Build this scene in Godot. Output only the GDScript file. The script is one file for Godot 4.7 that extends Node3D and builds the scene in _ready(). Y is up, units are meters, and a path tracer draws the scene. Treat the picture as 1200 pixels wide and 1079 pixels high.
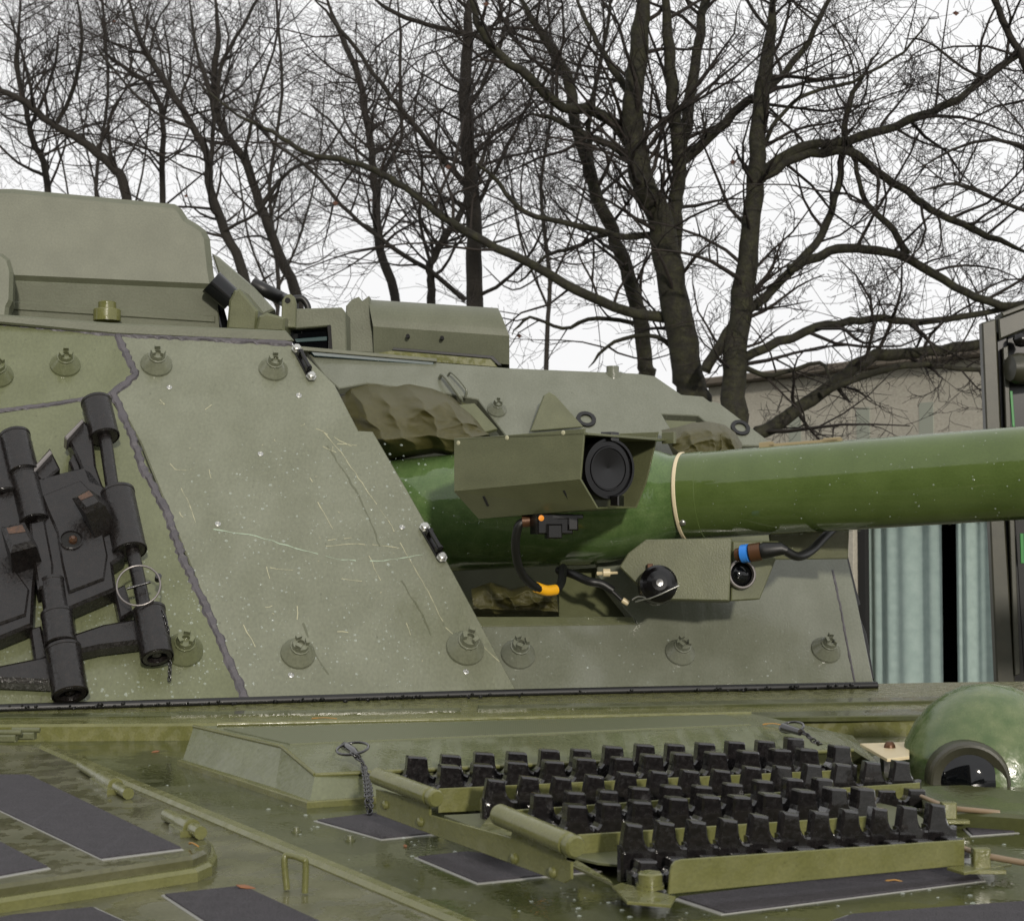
extends Node3D
# A wet tank turret and front deck seen from the roof of its own hull side, bare trees and a low building behind.
# Metres, y up. Camera stands at CAM, looking along -z, tipped slightly up.

const FOCAL := 1847.0          # focal length in pixels of a 1200 x 1079 picture
const MID := Vector2(600.0, 539.5)
const CAM := Vector3(0, 2.4, 0)
const DECK := 1.9              # height of the front deck
const TIP := 0.0436            # camera pitch (radians)
var fwd := Vector3(0, sin(TIP), -cos(TIP))
var upv := Vector3(0, cos(TIP), sin(TIP))
var rng := RandomNumberGenerator.new()
var M := {}
var taken := {}
# planes of the two wedge plates: point + normal
var p1 := Vector3.ZERO
var n1 := Vector3.UP
var p2 := Vector3.ZERO
var n2 := Vector3.UP
var gun_a := Vector3.ZERO
var gun_dir := Vector3.RIGHT

# ---------------------------------------------------------------- mesh building
class Acc:
	var v := PackedVector3Array()
	var n := PackedVector3Array()
	var i := PackedInt32Array()
	func tri(a: Vector3, b: Vector3, c: Vector3, hint: Vector3) -> void:
		var nn := (c - a).cross(b - a)
		if nn.length_squared() < 1e-16:
			return
		nn = nn.normalized()
		var k := v.size()
		if nn.dot(hint) < 0.0:
			nn = -nn
			v.append_array(PackedVector3Array([a, c, b]))
		else:
			v.append_array(PackedVector3Array([a, b, c]))
		n.append_array(PackedVector3Array([nn, nn, nn]))
		i.append_array(PackedInt32Array([k, k + 1, k + 2]))
	func quad(a: Vector3, b: Vector3, c: Vector3, d: Vector3, hint: Vector3) -> void:
		tri(a, b, c, hint)
		tri(a, c, d, hint)
	func tri_s(a: Vector3, b: Vector3, c: Vector3, na: Vector3, nb: Vector3, nc: Vector3) -> void:
		var k := v.size()
		if (c - a).cross(b - a).dot(na + nb + nc) < 0.0:
			v.append_array(PackedVector3Array([a, c, b]))
			n.append_array(PackedVector3Array([na, nc, nb]))
		else:
			v.append_array(PackedVector3Array([a, b, c]))
			n.append_array(PackedVector3Array([na, nb, nc]))
		i.append_array(PackedInt32Array([k, k + 1, k + 2]))
	func mesh() -> ArrayMesh:
		var arr := []
		arr.resize(Mesh.ARRAY_MAX)
		arr[Mesh.ARRAY_VERTEX] = v
		arr[Mesh.ARRAY_NORMAL] = n
		arr[Mesh.ARRAY_INDEX] = i
		var m := ArrayMesh.new()
		m.add_surface_from_arrays(Mesh.PRIMITIVE_TRIANGLES, arr)
		return m

func side_axis(d: Vector3) -> Vector3:
	var s := d.cross(Vector3.UP)
	if s.length() < 0.05:
		s = d.cross(Vector3.RIGHT)
	return s.normalized()

# polygon (coplanar) extruded backwards from its face along -nrm, edges of the face chamfered
func prism(a: Acc, pts: Array, nrm: Vector3, t: float, bev := 0.0) -> void:
	var n := nrm.normalized()
	var ax := side_axis(n)
	var ay := n.cross(ax).normalized()
	var o: Vector3 = pts[0]
	var p := PackedVector2Array()
	for q in pts:
		var r: Vector3 = q - o
		p.append(Vector2(r.dot(ax), r.dot(ay)))
	var area := 0.0
	var m := p.size()
	for k in m:
		area += p[k].cross(p[(k + 1) % m])
	if area < 0.0:
		p.reverse()
	var ins := PackedVector2Array()
	for k in m:
		var e0 := (p[k] - p[(k + m - 1) % m]).normalized()
		var e1 := (p[(k + 1) % m] - p[k]).normalized()
		var m0 := Vector2(-e0.y, e0.x)
		var m1 := Vector2(-e1.y, e1.x)
		var mm := m0 + m1
		var l: float = maxf(mm.length_squared() * 0.5, 0.35)
		ins.append(p[k] + mm / l * bev)
	var lift := func(q: Vector2, h: float) -> Vector3: return o + ax * q.x + ay * q.y + n * h
	var idx := Geometry2D.triangulate_polygon(ins)
	for k in range(0, idx.size(), 3):
		a.tri(lift.call(ins[idx[k]], 0), lift.call(ins[idx[k + 1]], 0), lift.call(ins[idx[k + 2]], 0), n)
		a.tri(lift.call(p[idx[k]], -t), lift.call(p[idx[k + 1]], -t), lift.call(p[idx[k + 2]], -t), -n)
	for k in m:
		var j := (k + 1) % m
		var e := (p[j] - p[k]).normalized()
		var out := (ax * e.y - ay * e.x)
		if bev > 0.0:
			a.quad(lift.call(ins[k], 0), lift.call(ins[j], 0), lift.call(p[j], -bev), lift.call(p[k], -bev), out + n)
		a.quad(lift.call(p[k], -bev), lift.call(p[j], -bev), lift.call(p[j], -t), lift.call(p[k], -t), out)

func box(a: Acc, c: Vector3, x: Vector3, y: Vector3, z: Vector3, bev := 0.003) -> void:   # half axes
	prism(a, [c + z - x - y, c + z + x - y, c + z + x + y, c + z - x + y], z, z.length() * 2.0, bev)

func tube(a: Acc, path: Array, rad: Array, sides := 12, caps := true) -> void:
	var m := path.size()
	var dir: Vector3 = (path[1] - path[0]).normalized()
	var x := side_axis(dir)
	var base := a.v.size()
	for k in m:
		var d: Vector3
		if k == 0:
			d = path[1] - path[0]
		elif k == m - 1:
			d = path[k] - path[k - 1]
		else:
			d = path[k + 1] - path[k - 1]
		d = d.normalized()
		x = (x - d * x.dot(d)).normalized()
		var y := d.cross(x)
		var r: float = rad[k] if k < rad.size() else rad[rad.size() - 1]
		var c: Vector3 = path[k]
		for s in sides:
			var th := TAU * s / sides
			var q := x * cos(th) + y * sin(th)
			a.v.append(c + q * r)
			a.n.append(q)
	for k in m - 1:
		for s in sides:
			var s1 := (s + 1) % sides
			var i0 := base + k * sides + s
			var i1 := base + k * sides + s1
			a.i.append_array(PackedInt32Array([i0, i0 + sides, i1, i1, i0 + sides, i1 + sides]))
	if caps:
		for e in 2:
			var k: int = 0 if e == 0 else m - 1
			var d: Vector3 = (path[0] - path[1]) if e == 0 else (path[m - 1] - path[m - 2])
			for s in range(1, sides - 1):
				a.tri(a.v[base + k * sides], a.v[base + k * sides + s], a.v[base + k * sides + s + 1], d)

# profile: [distance along axis, radius], each stretch with its own normal unless smooth
func lathe(a: Acc, o: Vector3, axis: Vector3, prof: Array, sides := 24, smooth := false, from := 0.0, to := TAU) -> void:
	var d := axis.normalized()
	var x := side_axis(d)
	var y := d.cross(x)
	var m := prof.size()
	var nr := []
	for k in m - 1:
		var e: Vector2 = prof[k + 1] - prof[k]
		nr.append(Vector2(-e.y, e.x).normalized())      # (along, out)
	for k in m - 1:
		var na: Vector2 = nr[k]
		var nb: Vector2 = nr[k]
		if smooth:
			na = (nr[maxi(k - 1, 0)] + nr[k]).normalized()
			nb = (nr[k] + nr[mini(k + 1, m - 2)]).normalized()
		for s in sides:
			var t0: float = lerpf(from, to, float(s) / sides)
			var t1: float = lerpf(from, to, float(s + 1) / sides)
			var q0 := x * cos(t0) + y * sin(t0)
			var q1 := x * cos(t1) + y * sin(t1)
			var A: Vector2 = prof[k]
			var B: Vector2 = prof[k + 1]
			var a0 := o + d * A.x + q0 * A.y
			var a1 := o + d * A.x + q1 * A.y
			var b0 := o + d * B.x + q0 * B.y
			var b1 := o + d * B.x + q1 * B.y
			if A.y > 1e-5:
				a.tri_s(a0, a1, b1, d * na.x + q0 * na.y, d * na.x + q1 * na.y, d * nb.x + q1 * nb.y)
			if B.y > 1e-5:
				a.tri_s(a0, b1, b0, d * na.x + q0 * na.y, d * nb.x + q1 * nb.y, d * nb.x + q0 * nb.y)

func torus(a: Acc, c: Vector3, axis: Vector3, R: float, r: float, sides := 28, turn := TAU) -> void:
	var x := side_axis(axis.normalized())
	var y := axis.normalized().cross(x)
	var path := []
	for s in sides + 1:
		var th := turn * s / sides
		path.append(c + (x * cos(th) + y * sin(th)) * R)
	tube(a, path, [r], 8, turn < TAU)

func smooth_path(pts: Array, steps := 4) -> Array:
	var out := []
	for k in pts.size() - 1:
		var a: Vector3 = pts[maxi(k - 1, 0)]
		var b: Vector3 = pts[k]
		var c: Vector3 = pts[k + 1]
		var d: Vector3 = pts[mini(k + 2, pts.size() - 1)]
		for s in steps:
			out.append(b.cubic_interpolate(c, a, d, float(s) / steps))
	out.append(pts[pts.size() - 1])
	return out

# ---------------------------------------------------------------- where things stand
func ray(x: float, y: float) -> Vector3:
	return Vector3.RIGHT * ((x - MID.x) / FOCAL) + upv * ((MID.y - y) / FOCAL) + fwd
func at(x: float, y: float, depth: float) -> Vector3:
	return CAM + ray(x, y) * depth
func on(x: float, y: float, p: Vector3, n: Vector3) -> Vector3:      # where a line of sight meets a plane
	var r := ray(x, y)
	return CAM + r * ((p - CAM).dot(n) / r.dot(n))
func deck(x: float, y: float, h := 0.0) -> Vector3:
	return on(x, y, Vector3(0, DECK + h, 0), Vector3.UP)
func near_plate(x: float, y: float, h := 0.0) -> Vector3:
	return on(x, y, p1 + n1 * h, n1)
func far_plate(x: float, y: float, h := 0.0) -> Vector3:
	return on(x, y, p2 + n2 * h, n2)
func outline(f: Callable, c: Array, h := 0.0) -> Array:              # flat list x, y, x, y ... to points
	var o := []
	for k in range(0, c.size(), 2):
		o.append(f.call(float(c[k]), float(c[k + 1]), h))
	return o
func upright(pa: Vector3, pb: Vector3) -> Vector3:                   # normal of the vertical plane through two points, towards the camera
	var n := (pb - pa).cross(Vector3.UP).normalized()
	return n if n.dot(CAM - pa) > 0 else -n

# ---------------------------------------------------------------- scene tree
func numbered(called: String) -> String:
	if not taken.has(called):
		taken[called] = 0
		return called
	taken[called] += 1
	return "%s_%03d" % [called, taken[called]]
func tag(o: Node3D, label := "", category := "", group := "", kind := "") -> Node3D:
	if label: o.set_meta("label", label)
	if category: o.set_meta("category", category)
	if group: o.set_meta("group", group)
	if kind: o.set_meta("kind", kind)
	return o
func obj(called: String, a, mat: Material, parent: Node = self) -> MeshInstance3D:
	var o := MeshInstance3D.new()
	o.name = numbered(called) if parent == self else called
	o.mesh = a.mesh() if a is Acc else a
	o.material_override = mat
	parent.add_child(o, true)
	return o
func thing(called: String, label: String, category: String, where := Vector3.ZERO, group := "") -> Node3D:
	var o := Node3D.new()
	o.name = numbered(called)
	add_child(o)
	o.position = where
	return tag(o, label, category, group)
func part(called: String, a, mat: Material, parent: Node3D, label := "") -> MeshInstance3D:   # a shape in world metres hung under a placed thing
	var o := obj(called, a, mat, parent)
	o.transform = parent.global_transform.affine_inverse()
	if label: o.set_meta("label", label)
	return o
func plate(called: String, pts: Array, n: Vector3, t: float, bev: float, mat: Material, parent: Node3D, label := "") -> MeshInstance3D:
	var a := Acc.new()
	prism(a, pts, n, t, bev)
	return part(called, a, mat, parent, label)

# ---------------------------------------------------------------- materials
func bytes_of(seed_: int, freq: float, size: int, oct := 4, kind := FastNoiseLite.TYPE_SIMPLEX_SMOOTH) -> PackedByteArray:
	var f := FastNoiseLite.new()
	f.seed = seed_
	f.noise_type = kind
	f.frequency = freq
	f.fractal_octaves = oct
	var im := f.get_seamless_image(size, size)
	im.convert(Image.FORMAT_L8)
	return im.get_data()

# colour: two tones in large patches, fine grain, and small flecks
func paint_tex(a: Color, b: Color, fleck: Color, seed_: int, grain := 0.12, fleck_share := 0.03, size := 512, freq := 0.008) -> ImageTexture:
	var big := bytes_of(seed_, freq, size, 5)
	var fine := bytes_of(seed_ + 1, 0.12, size, 2)
	var fl := bytes_of(seed_ + 2, 0.07, size, 2)
	var out := PackedByteArray()
	out.resize(size * size * 3)
	var cut := 1.0 - fleck_share * 3.0
	for k in size * size:
		var t := clampf((big[k] / 255.0 - 0.5) * 1.5 + 0.5, 0.0, 1.0)
		var g := 1.0 + (fine[k] / 255.0 - 0.5) * grain * 2.0
		var s := clampf((fl[k] / 255.0 - cut) * 14.0, 0.0, 1.0)
		out[k * 3] = int(clampf(lerpf(lerpf(a.r, b.r, t) * g, fleck.r, s) * 255.0, 0, 255))
		out[k * 3 + 1] = int(clampf(lerpf(lerpf(a.g, b.g, t) * g, fleck.g, s) * 255.0, 0, 255))
		out[k * 3 + 2] = int(clampf(lerpf(lerpf(a.b, b.b, t) * g, fleck.b, s) * 255.0, 0, 255))
	var im := Image.create_from_data(size, size, false, Image.FORMAT_RGB8, out)
	im.generate_mipmaps()
	return ImageTexture.create_from_image(im)

# one channel between lo and hi: wet and drying patches with an outline
func wet_tex(lo: float, hi: float, seed_: int, freq: float, sharp: float, size := 512) -> ImageTexture:
	var big := bytes_of(seed_, freq, size, 5)
	var fine := bytes_of(seed_ + 3, 0.09, size, 2)
	var out := PackedByteArray()
	out.resize(size * size)
	for k in size * size:
		var t := clampf((big[k] / 255.0 - 0.5 + (fine[k] / 255.0 - 0.5) * 0.12) * sharp + 0.5, 0.0, 1.0)
		out[k] = int(lerpf(lo, hi, t) * 255.0)
	return ImageTexture.create_from_image(Image.create_from_data(size, size, false, Image.FORMAT_L8, out))

# as wet_tex, drawn out into runs that follow the water down the plate
func run_tex(lo: float, hi: float, seed_: int, sharp: float) -> ImageTexture:
	var f := FastNoiseLite.new()
	f.seed = seed_
	f.frequency = 0.03
	f.fractal_octaves = 4
	var im := f.get_seamless_image(512, 40)
	im.convert(Image.FORMAT_L8)
	im.resize(512, 512, Image.INTERPOLATE_CUBIC)
	var runs := im.get_data()
	var patch := bytes_of(seed_ + 1, .008, 512, 4)
	var out := PackedByteArray()
	out.resize(512 * 512)
	for k in 512 * 512:
		var t := clampf((runs[k] * .6 + patch[k] * .4 - 127.0) / 255.0 * sharp + .5, 0.0, 1.0)
		out[k] = int(lerpf(lo, hi, t) * 255.0)
	return ImageTexture.create_from_image(Image.create_from_data(512, 512, false, Image.FORMAT_L8, out))

func bump_tex(seed_: int, freq: float, oct: int, strength: float, size := 512) -> ImageTexture:
	var f := FastNoiseLite.new()
	f.seed = seed_
	f.frequency = freq
	f.fractal_octaves = oct
	var im := f.get_seamless_image(size, size)
	im.convert(Image.FORMAT_L8)
	im.bump_map_to_normal_map(strength)
	return ImageTexture.create_from_image(im)

func mat(called: String, tex: Texture2D, rough, tiles: float, bump: Texture2D = null, depth := 0.4, metal := 0.0) -> StandardMaterial3D:
	var m := StandardMaterial3D.new()
	m.resource_name = called
	m.albedo_color = Color.WHITE
	m.albedo_texture = tex
	if rough is Texture2D:
		m.roughness = 1.0
		m.roughness_texture = rough
	else:
		m.roughness = rough
	m.metallic = metal
	m.uv1_triplanar = true
	m.uv1_world_triplanar = true
	m.uv1_scale = Vector3.ONE * tiles
	if bump:
		m.normal_enabled = true
		m.normal_texture = bump
		m.normal_scale = depth
	M[called] = m
	return m
func plain(called: String, c: Color, rough: float, metal := 0.0) -> StandardMaterial3D:
	var m := StandardMaterial3D.new()
	m.resource_name = called
	m.albedo_color = c
	m.roughness = rough
	m.metallic = metal
	M[called] = m
	return m

func make_materials() -> void:
	var fine := bump_tex(11, 0.11, 3, 2.0)
	var cast := bump_tex(12, 0.035, 5, 5.0)
	var grit := bump_tex(13, 0.25, 2, 6.0)
	mat("plate_paint", paint_tex(Color(.405, .415, .345), Color(.455, .465, .40), Color(.29, .30, .235), 21, .09, .04), run_tex(.12, .42, 22, 2.4), 1.4, fine, .16)
	mat("plate_paint_left", paint_tex(Color(.365, .38, .275), Color(.41, .425, .325), Color(.26, .27, .19), 25, .09, .04), run_tex(.10, .38, 26, 2.4), 1.4, fine, .16)  # on the left plates, uneven lighting put into a greener, darker copy
	mat("far_paint", paint_tex(Color(.385, .395, .34), Color(.43, .44, .39), Color(.28, .29, .23), 31, .07, .04), run_tex(.10, .30, 32, 2.4), 1.8, fine, .14)
	mat("deck_paint", paint_tex(Color(.245, .26, .15), Color(.285, .295, .185), Color(.18, .18, .10), 41, .07, .04), wet_tex(.02, .26, 42, .009, 5.0), 1.3, fine, .07)
	mat("deck_paint_left", paint_tex(Color(.39, .385, .30), Color(.29, .29, .185), Color(.22, .22, .13), 45, .08, .06), wet_tex(.03, .40, 46, .016, 7.0), 1.6, fine, .09)
	mat("olive_paint", paint_tex(Color(.365, .37, .215), Color(.42, .42, .265), Color(.28, .28, .165), 51, .08, .05), wet_tex(.12, .36, 52, .02, 3.0), 2.5, fine, .12)
	mat("gun_paint", paint_tex(Color(.275, .335, .165), Color(.315, .375, .20), Color(.25, .29, .155), 61, .06, .02, 512, .007), wet_tex(.05, .14, 62, .02, 4.0), 2.0, fine, .04)
	mat("mantlet_paint", paint_tex(Color(.275, .365, .20), Color(.345, .425, .255), Color(.44, .49, .34), 65, .10, .05, 512, .016), wet_tex(.04, .16, 66, .02, 3.0), 2.0, cast, .10)
	mat("dome_paint", paint_tex(Color(.27, .345, .20), Color(.40, .44, .30), Color(.58, .60, .48), 68, .10, .04, 512, .010), wet_tex(.12, .36, 69, .02, 3.0), 4.0, cast, .20)
	mat("hood_paint", paint_tex(Color(.325, .335, .235), Color(.365, .375, .27), Color(.24, .245, .17), 71, .08, .04), .36, 2.5, fine, .14)
	mat("top_paint", paint_tex(Color(.335, .345, .275), Color(.375, .385, .315), Color(.28, .29, .225), 75, .07, .03), .52, 1.8, fine, .16)
	mat("cast_steel", paint_tex(Color(.085, .078, .078), Color(.125, .11, .105), Color(.28, .19, .13), 81, .16, .05, 512, .014), wet_tex(.16, .46, 82, .03, 4.0), 5.0, cast, .32)
	mat("rusty_steel", paint_tex(Color(.22, .165, .135), Color(.36, .25, .17), Color(.12, .11, .11), 84, .2, .06, 512, .02), .32, 6.0, cast, .4)
	mat("black_iron", paint_tex(Color(.085, .08, .082), Color(.12, .11, .112), Color(.26, .18, .14), 86, .12, .03, 512, .02), wet_tex(.07, .28, 87, .03, 3.0), 6.0, cast, .14)
	mat("grip", paint_tex(Color(.21, .195, .215), Color(.24, .225, .245), Color(.09, .085, .095), 91, .45, .12), .7, 6.0, grit, 1.0)
	mat("frame_paint", paint_tex(Color(.19, .19, .145), Color(.23, .225, .175), Color(.13, .125, .10), 141, .08, .04), .4, 2.5, fine, .12)
	mat("sealant", paint_tex(Color(.27, .26, .275), Color(.33, .315, .33), Color(.18, .17, .18), 95, .15, .05), .5, 5.0, cast, .5)
	mat("canvas", paint_tex(Color(.295, .28, .14), Color(.255, .245, .125), Color(.36, .335, .17), 101, .16, .04, 512, .02), .45, 7.0, grit, .6)
	mat("bark", paint_tex(Color(.115, .10, .08), Color(.15, .13, .10), Color(.08, .07, .06), 111, .25, .08, 512, .03), .85, 1.2, cast, .8)
	mat("mossy_bark", paint_tex(Color(.115, .105, .08), Color(.19, .19, .105), Color(.08, .07, .055), 115, .25, .08, 512, .02), .85, .9, cast, .9)
	mat("twig", paint_tex(Color(.125, .105, .09), Color(.165, .135, .11), Color(.09, .075, .065), 118, .2, .05), .85, 1.0)
	mat("render_wall", paint_tex(Color(.61, .595, .545), Color(.66, .64, .59), Color(.50, .49, .44), 121, .09, .05), .85, .35, grit, .3)
	mat("far_wall", paint_tex(Color(.36, .34, .30), Color(.40, .38, .34), Color(.30, .28, .25), 125, .1, .03), .85, .3)
	mat("ground", paint_tex(Color(.28, .29, .22), Color(.34, .33, .28), Color(.22, .22, .17), 131, .25, .06), .8, .25)
	mat("curtain", paint_tex(Color(.54, .61, .59), Color(.60, .665, .645), Color(.50, .57, .55), 135, .06, .02), .8, 1.2)
	mat("grating", mesh_tex(), .40, 26.0)
	M.black_iron.clearcoat_enabled = true          # a film of rain water on the grousers
	M.black_iron.clearcoat = 0.8
	M.black_iron.clearcoat_roughness = 0.08
	plain("rubber", Color(.06, .06, .06), .45)
	plain("black_plastic", Color(.06, .055, .055), .25)
	plain("lens_black", Color(.035, .03, .035), .2)
	plain("dark_glass", Color(.03, .035, .045), .06)
	plain("bright_zinc", Color(.70, .70, .68), .32, .85)
	plain("worn_steel", Color(.50, .48, .47), .3, .6)
	plain("cream", Color(.80, .745, .62), .5)
	plain("webbing", Color(.52, .47, .35), .7)
	plain("orange", Color(.9, .55, .08), .5)
	plain("yellow", Color(.90, .66, .08), .45)
	plain("blue", Color(.20, .50, .85), .4)
	plain("brown_metal", Color(.33, .22, .14), .4, .4)
	plain("copper", Color(.50, .43, .34), .4)
	plain("pale_plate", Color(.80, .74, .60), .35)
	plain("dark_teal", Color(.10, .22, .23), .35)  # also colours the painted shade on the ledge and the glass sheen strip
	plain("scratch", Color(.64, .63, .52), .6)
	plain("streak", Color(.345, .355, .28), .3)
	plain("primer", Color(.60, .66, .58), .6)
	plain("grip_edge", Color(.52, .52, .50), .5)
	plain("green_strip", Color(.05, .45, .14), .4)
	plain("leaf", Color(.50, .32, .19), .6)
	plain("straw", Color(.60, .45, .22), .6)
	plain("tree_leaf", Color(.30, .17, .10), .7)
	plain("interior", Color(.10, .10, .10), .9)
	plain("roof_brown", Color(.36, .33, .29), .8)
	plain("teal_pane", Color(.545, .56, .51), .5)
	var g := plain("pane", Color(.75, .82, .82, .12), .03)
	g.transparency = BaseMaterial3D.TRANSPARENCY_ALPHA
	var w := plain("water", Color(.9, .95, .92, .16), .02)
	w.transparency = BaseMaterial3D.TRANSPARENCY_ALPHA

func mesh_tex() -> ImageTexture:
	var im := Image.create(64, 64, false, Image.FORMAT_RGB8)
	for y in 64:
		for x in 64:
			var q := Vector2((x % 8) - 3.5, (y % 8) - 3.5).length()
			im.set_pixel(x, y, Color(.29, .30, .22) if q < 2.2 else Color(.385, .40, .30))
	return ImageTexture.create_from_image(im)

# ================================================================ the scene
func _ready() -> void:
	rng.seed = 7
	var cam := Camera3D.new()
	cam.name = "camera"
	cam.position = CAM
	cam.rotation.x = TIP
	cam.fov = rad_to_deg(2.0 * atan(539.5 / FOCAL))
	cam.near = 0.05
	cam.far = 600.0
	var lens := CameraAttributesPhysical.new()
	lens.frustum_focal_length = 12.0 / tan(atan(539.5 / FOCAL))
	lens.frustum_focus_distance = 3.9
	lens.frustum_near = 0.05
	lens.frustum_far = 600.0
	lens.exposure_aperture = 10.0
	cam.attributes = lens
	add_child(cam)
	cam.current = true
	var env := Environment.new()
	env.background_mode = Environment.BG_SKY
	var sky := Sky.new()
	sky.sky_material = overcast()
	env.sky = sky
	env.tonemap_mode = Environment.TONE_MAPPER_LINEAR
	env.tonemap_exposure = 1.28
	env.sdfgi_enabled = true
	env.ssao_enabled = true
	env.ssil_enabled = true
	var we := WorldEnvironment.new()
	we.name = "environment"
	we.environment = env
	add_child(we)
	var flash_light := DirectionalLight3D.new()  # added distant light standing in for a camera flash behind the lens
	flash_light.name = "flash_light"
	flash_light.light_energy = 0.6
	flash_light.light_angular_distance = 3.0
	flash_light.light_color = Color(1.0, .97, .92)
	flash_light.shadow_enabled = true
	add_child(flash_light)
	flash_light.look_at_from_position(Vector3(1.1, 1.55, 5.2), Vector3.ZERO)

	make_materials()
	# the plates' planes: foot lines on the hull ledge, then the backward slope
	var a := on(0, 831, Vector3(0, DECK + .04, 0), Vector3.UP)
	var b := on(605, 811, Vector3(0, DECK + .04, 0), Vector3.UP)
	var slope := Vector3(0, cos(deg_to_rad(36)), -sin(deg_to_rad(36)))
	p1 = a
	n1 = (b - a).cross(slope).normalized()
	if n1.z < 0: n1 = -n1
	a = on(560, 811.5, Vector3(0, DECK + .04, 0), Vector3.UP)
	b = on(1030, 802, Vector3(0, DECK + .04, 0), Vector3.UP)
	slope = Vector3(0, cos(deg_to_rad(39)), -sin(deg_to_rad(39)))
	p2 = a - Vector3(0, 0, .03)
	n2 = (b - a).cross(slope).normalized()
	if n2.z < 0: n2 = -n2
	gun_a = at(815, 581, 4.72)
	gun_dir = (at(1200, 554, 4.38) - gun_a).normalized()

	setting()
	build_tank()
	tarpaulins()
	track_links()
	grouser_rack()
	ring_pins()
	litter()
	equipment_frame()
	trees()

func overcast() -> PanoramaSkyMaterial:
	var f := FastNoiseLite.new()
	f.seed = 5
	f.frequency = 0.012
	f.fractal_octaves = 4
	var im := Image.create(512, 256, false, Image.FORMAT_RGBF)
	for y in 256:
		for x in 512:
			var th := TAU * x / 512.0
			var up := PI * (0.5 - (y + .5) / 256.0)
			var d := Vector3(cos(th) * cos(up), sin(up) * 2.0, sin(th) * cos(up)) * 60.0
			var c := 0.76 + f.get_noise_3dv(d) * 0.08
			im.set_pixel(x, y, Color(c, c * 1.0, c * 1.005))
	var m := PanoramaSkyMaterial.new()
	m.panorama = ImageTexture.create_from_image(im)
	return m

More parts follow.
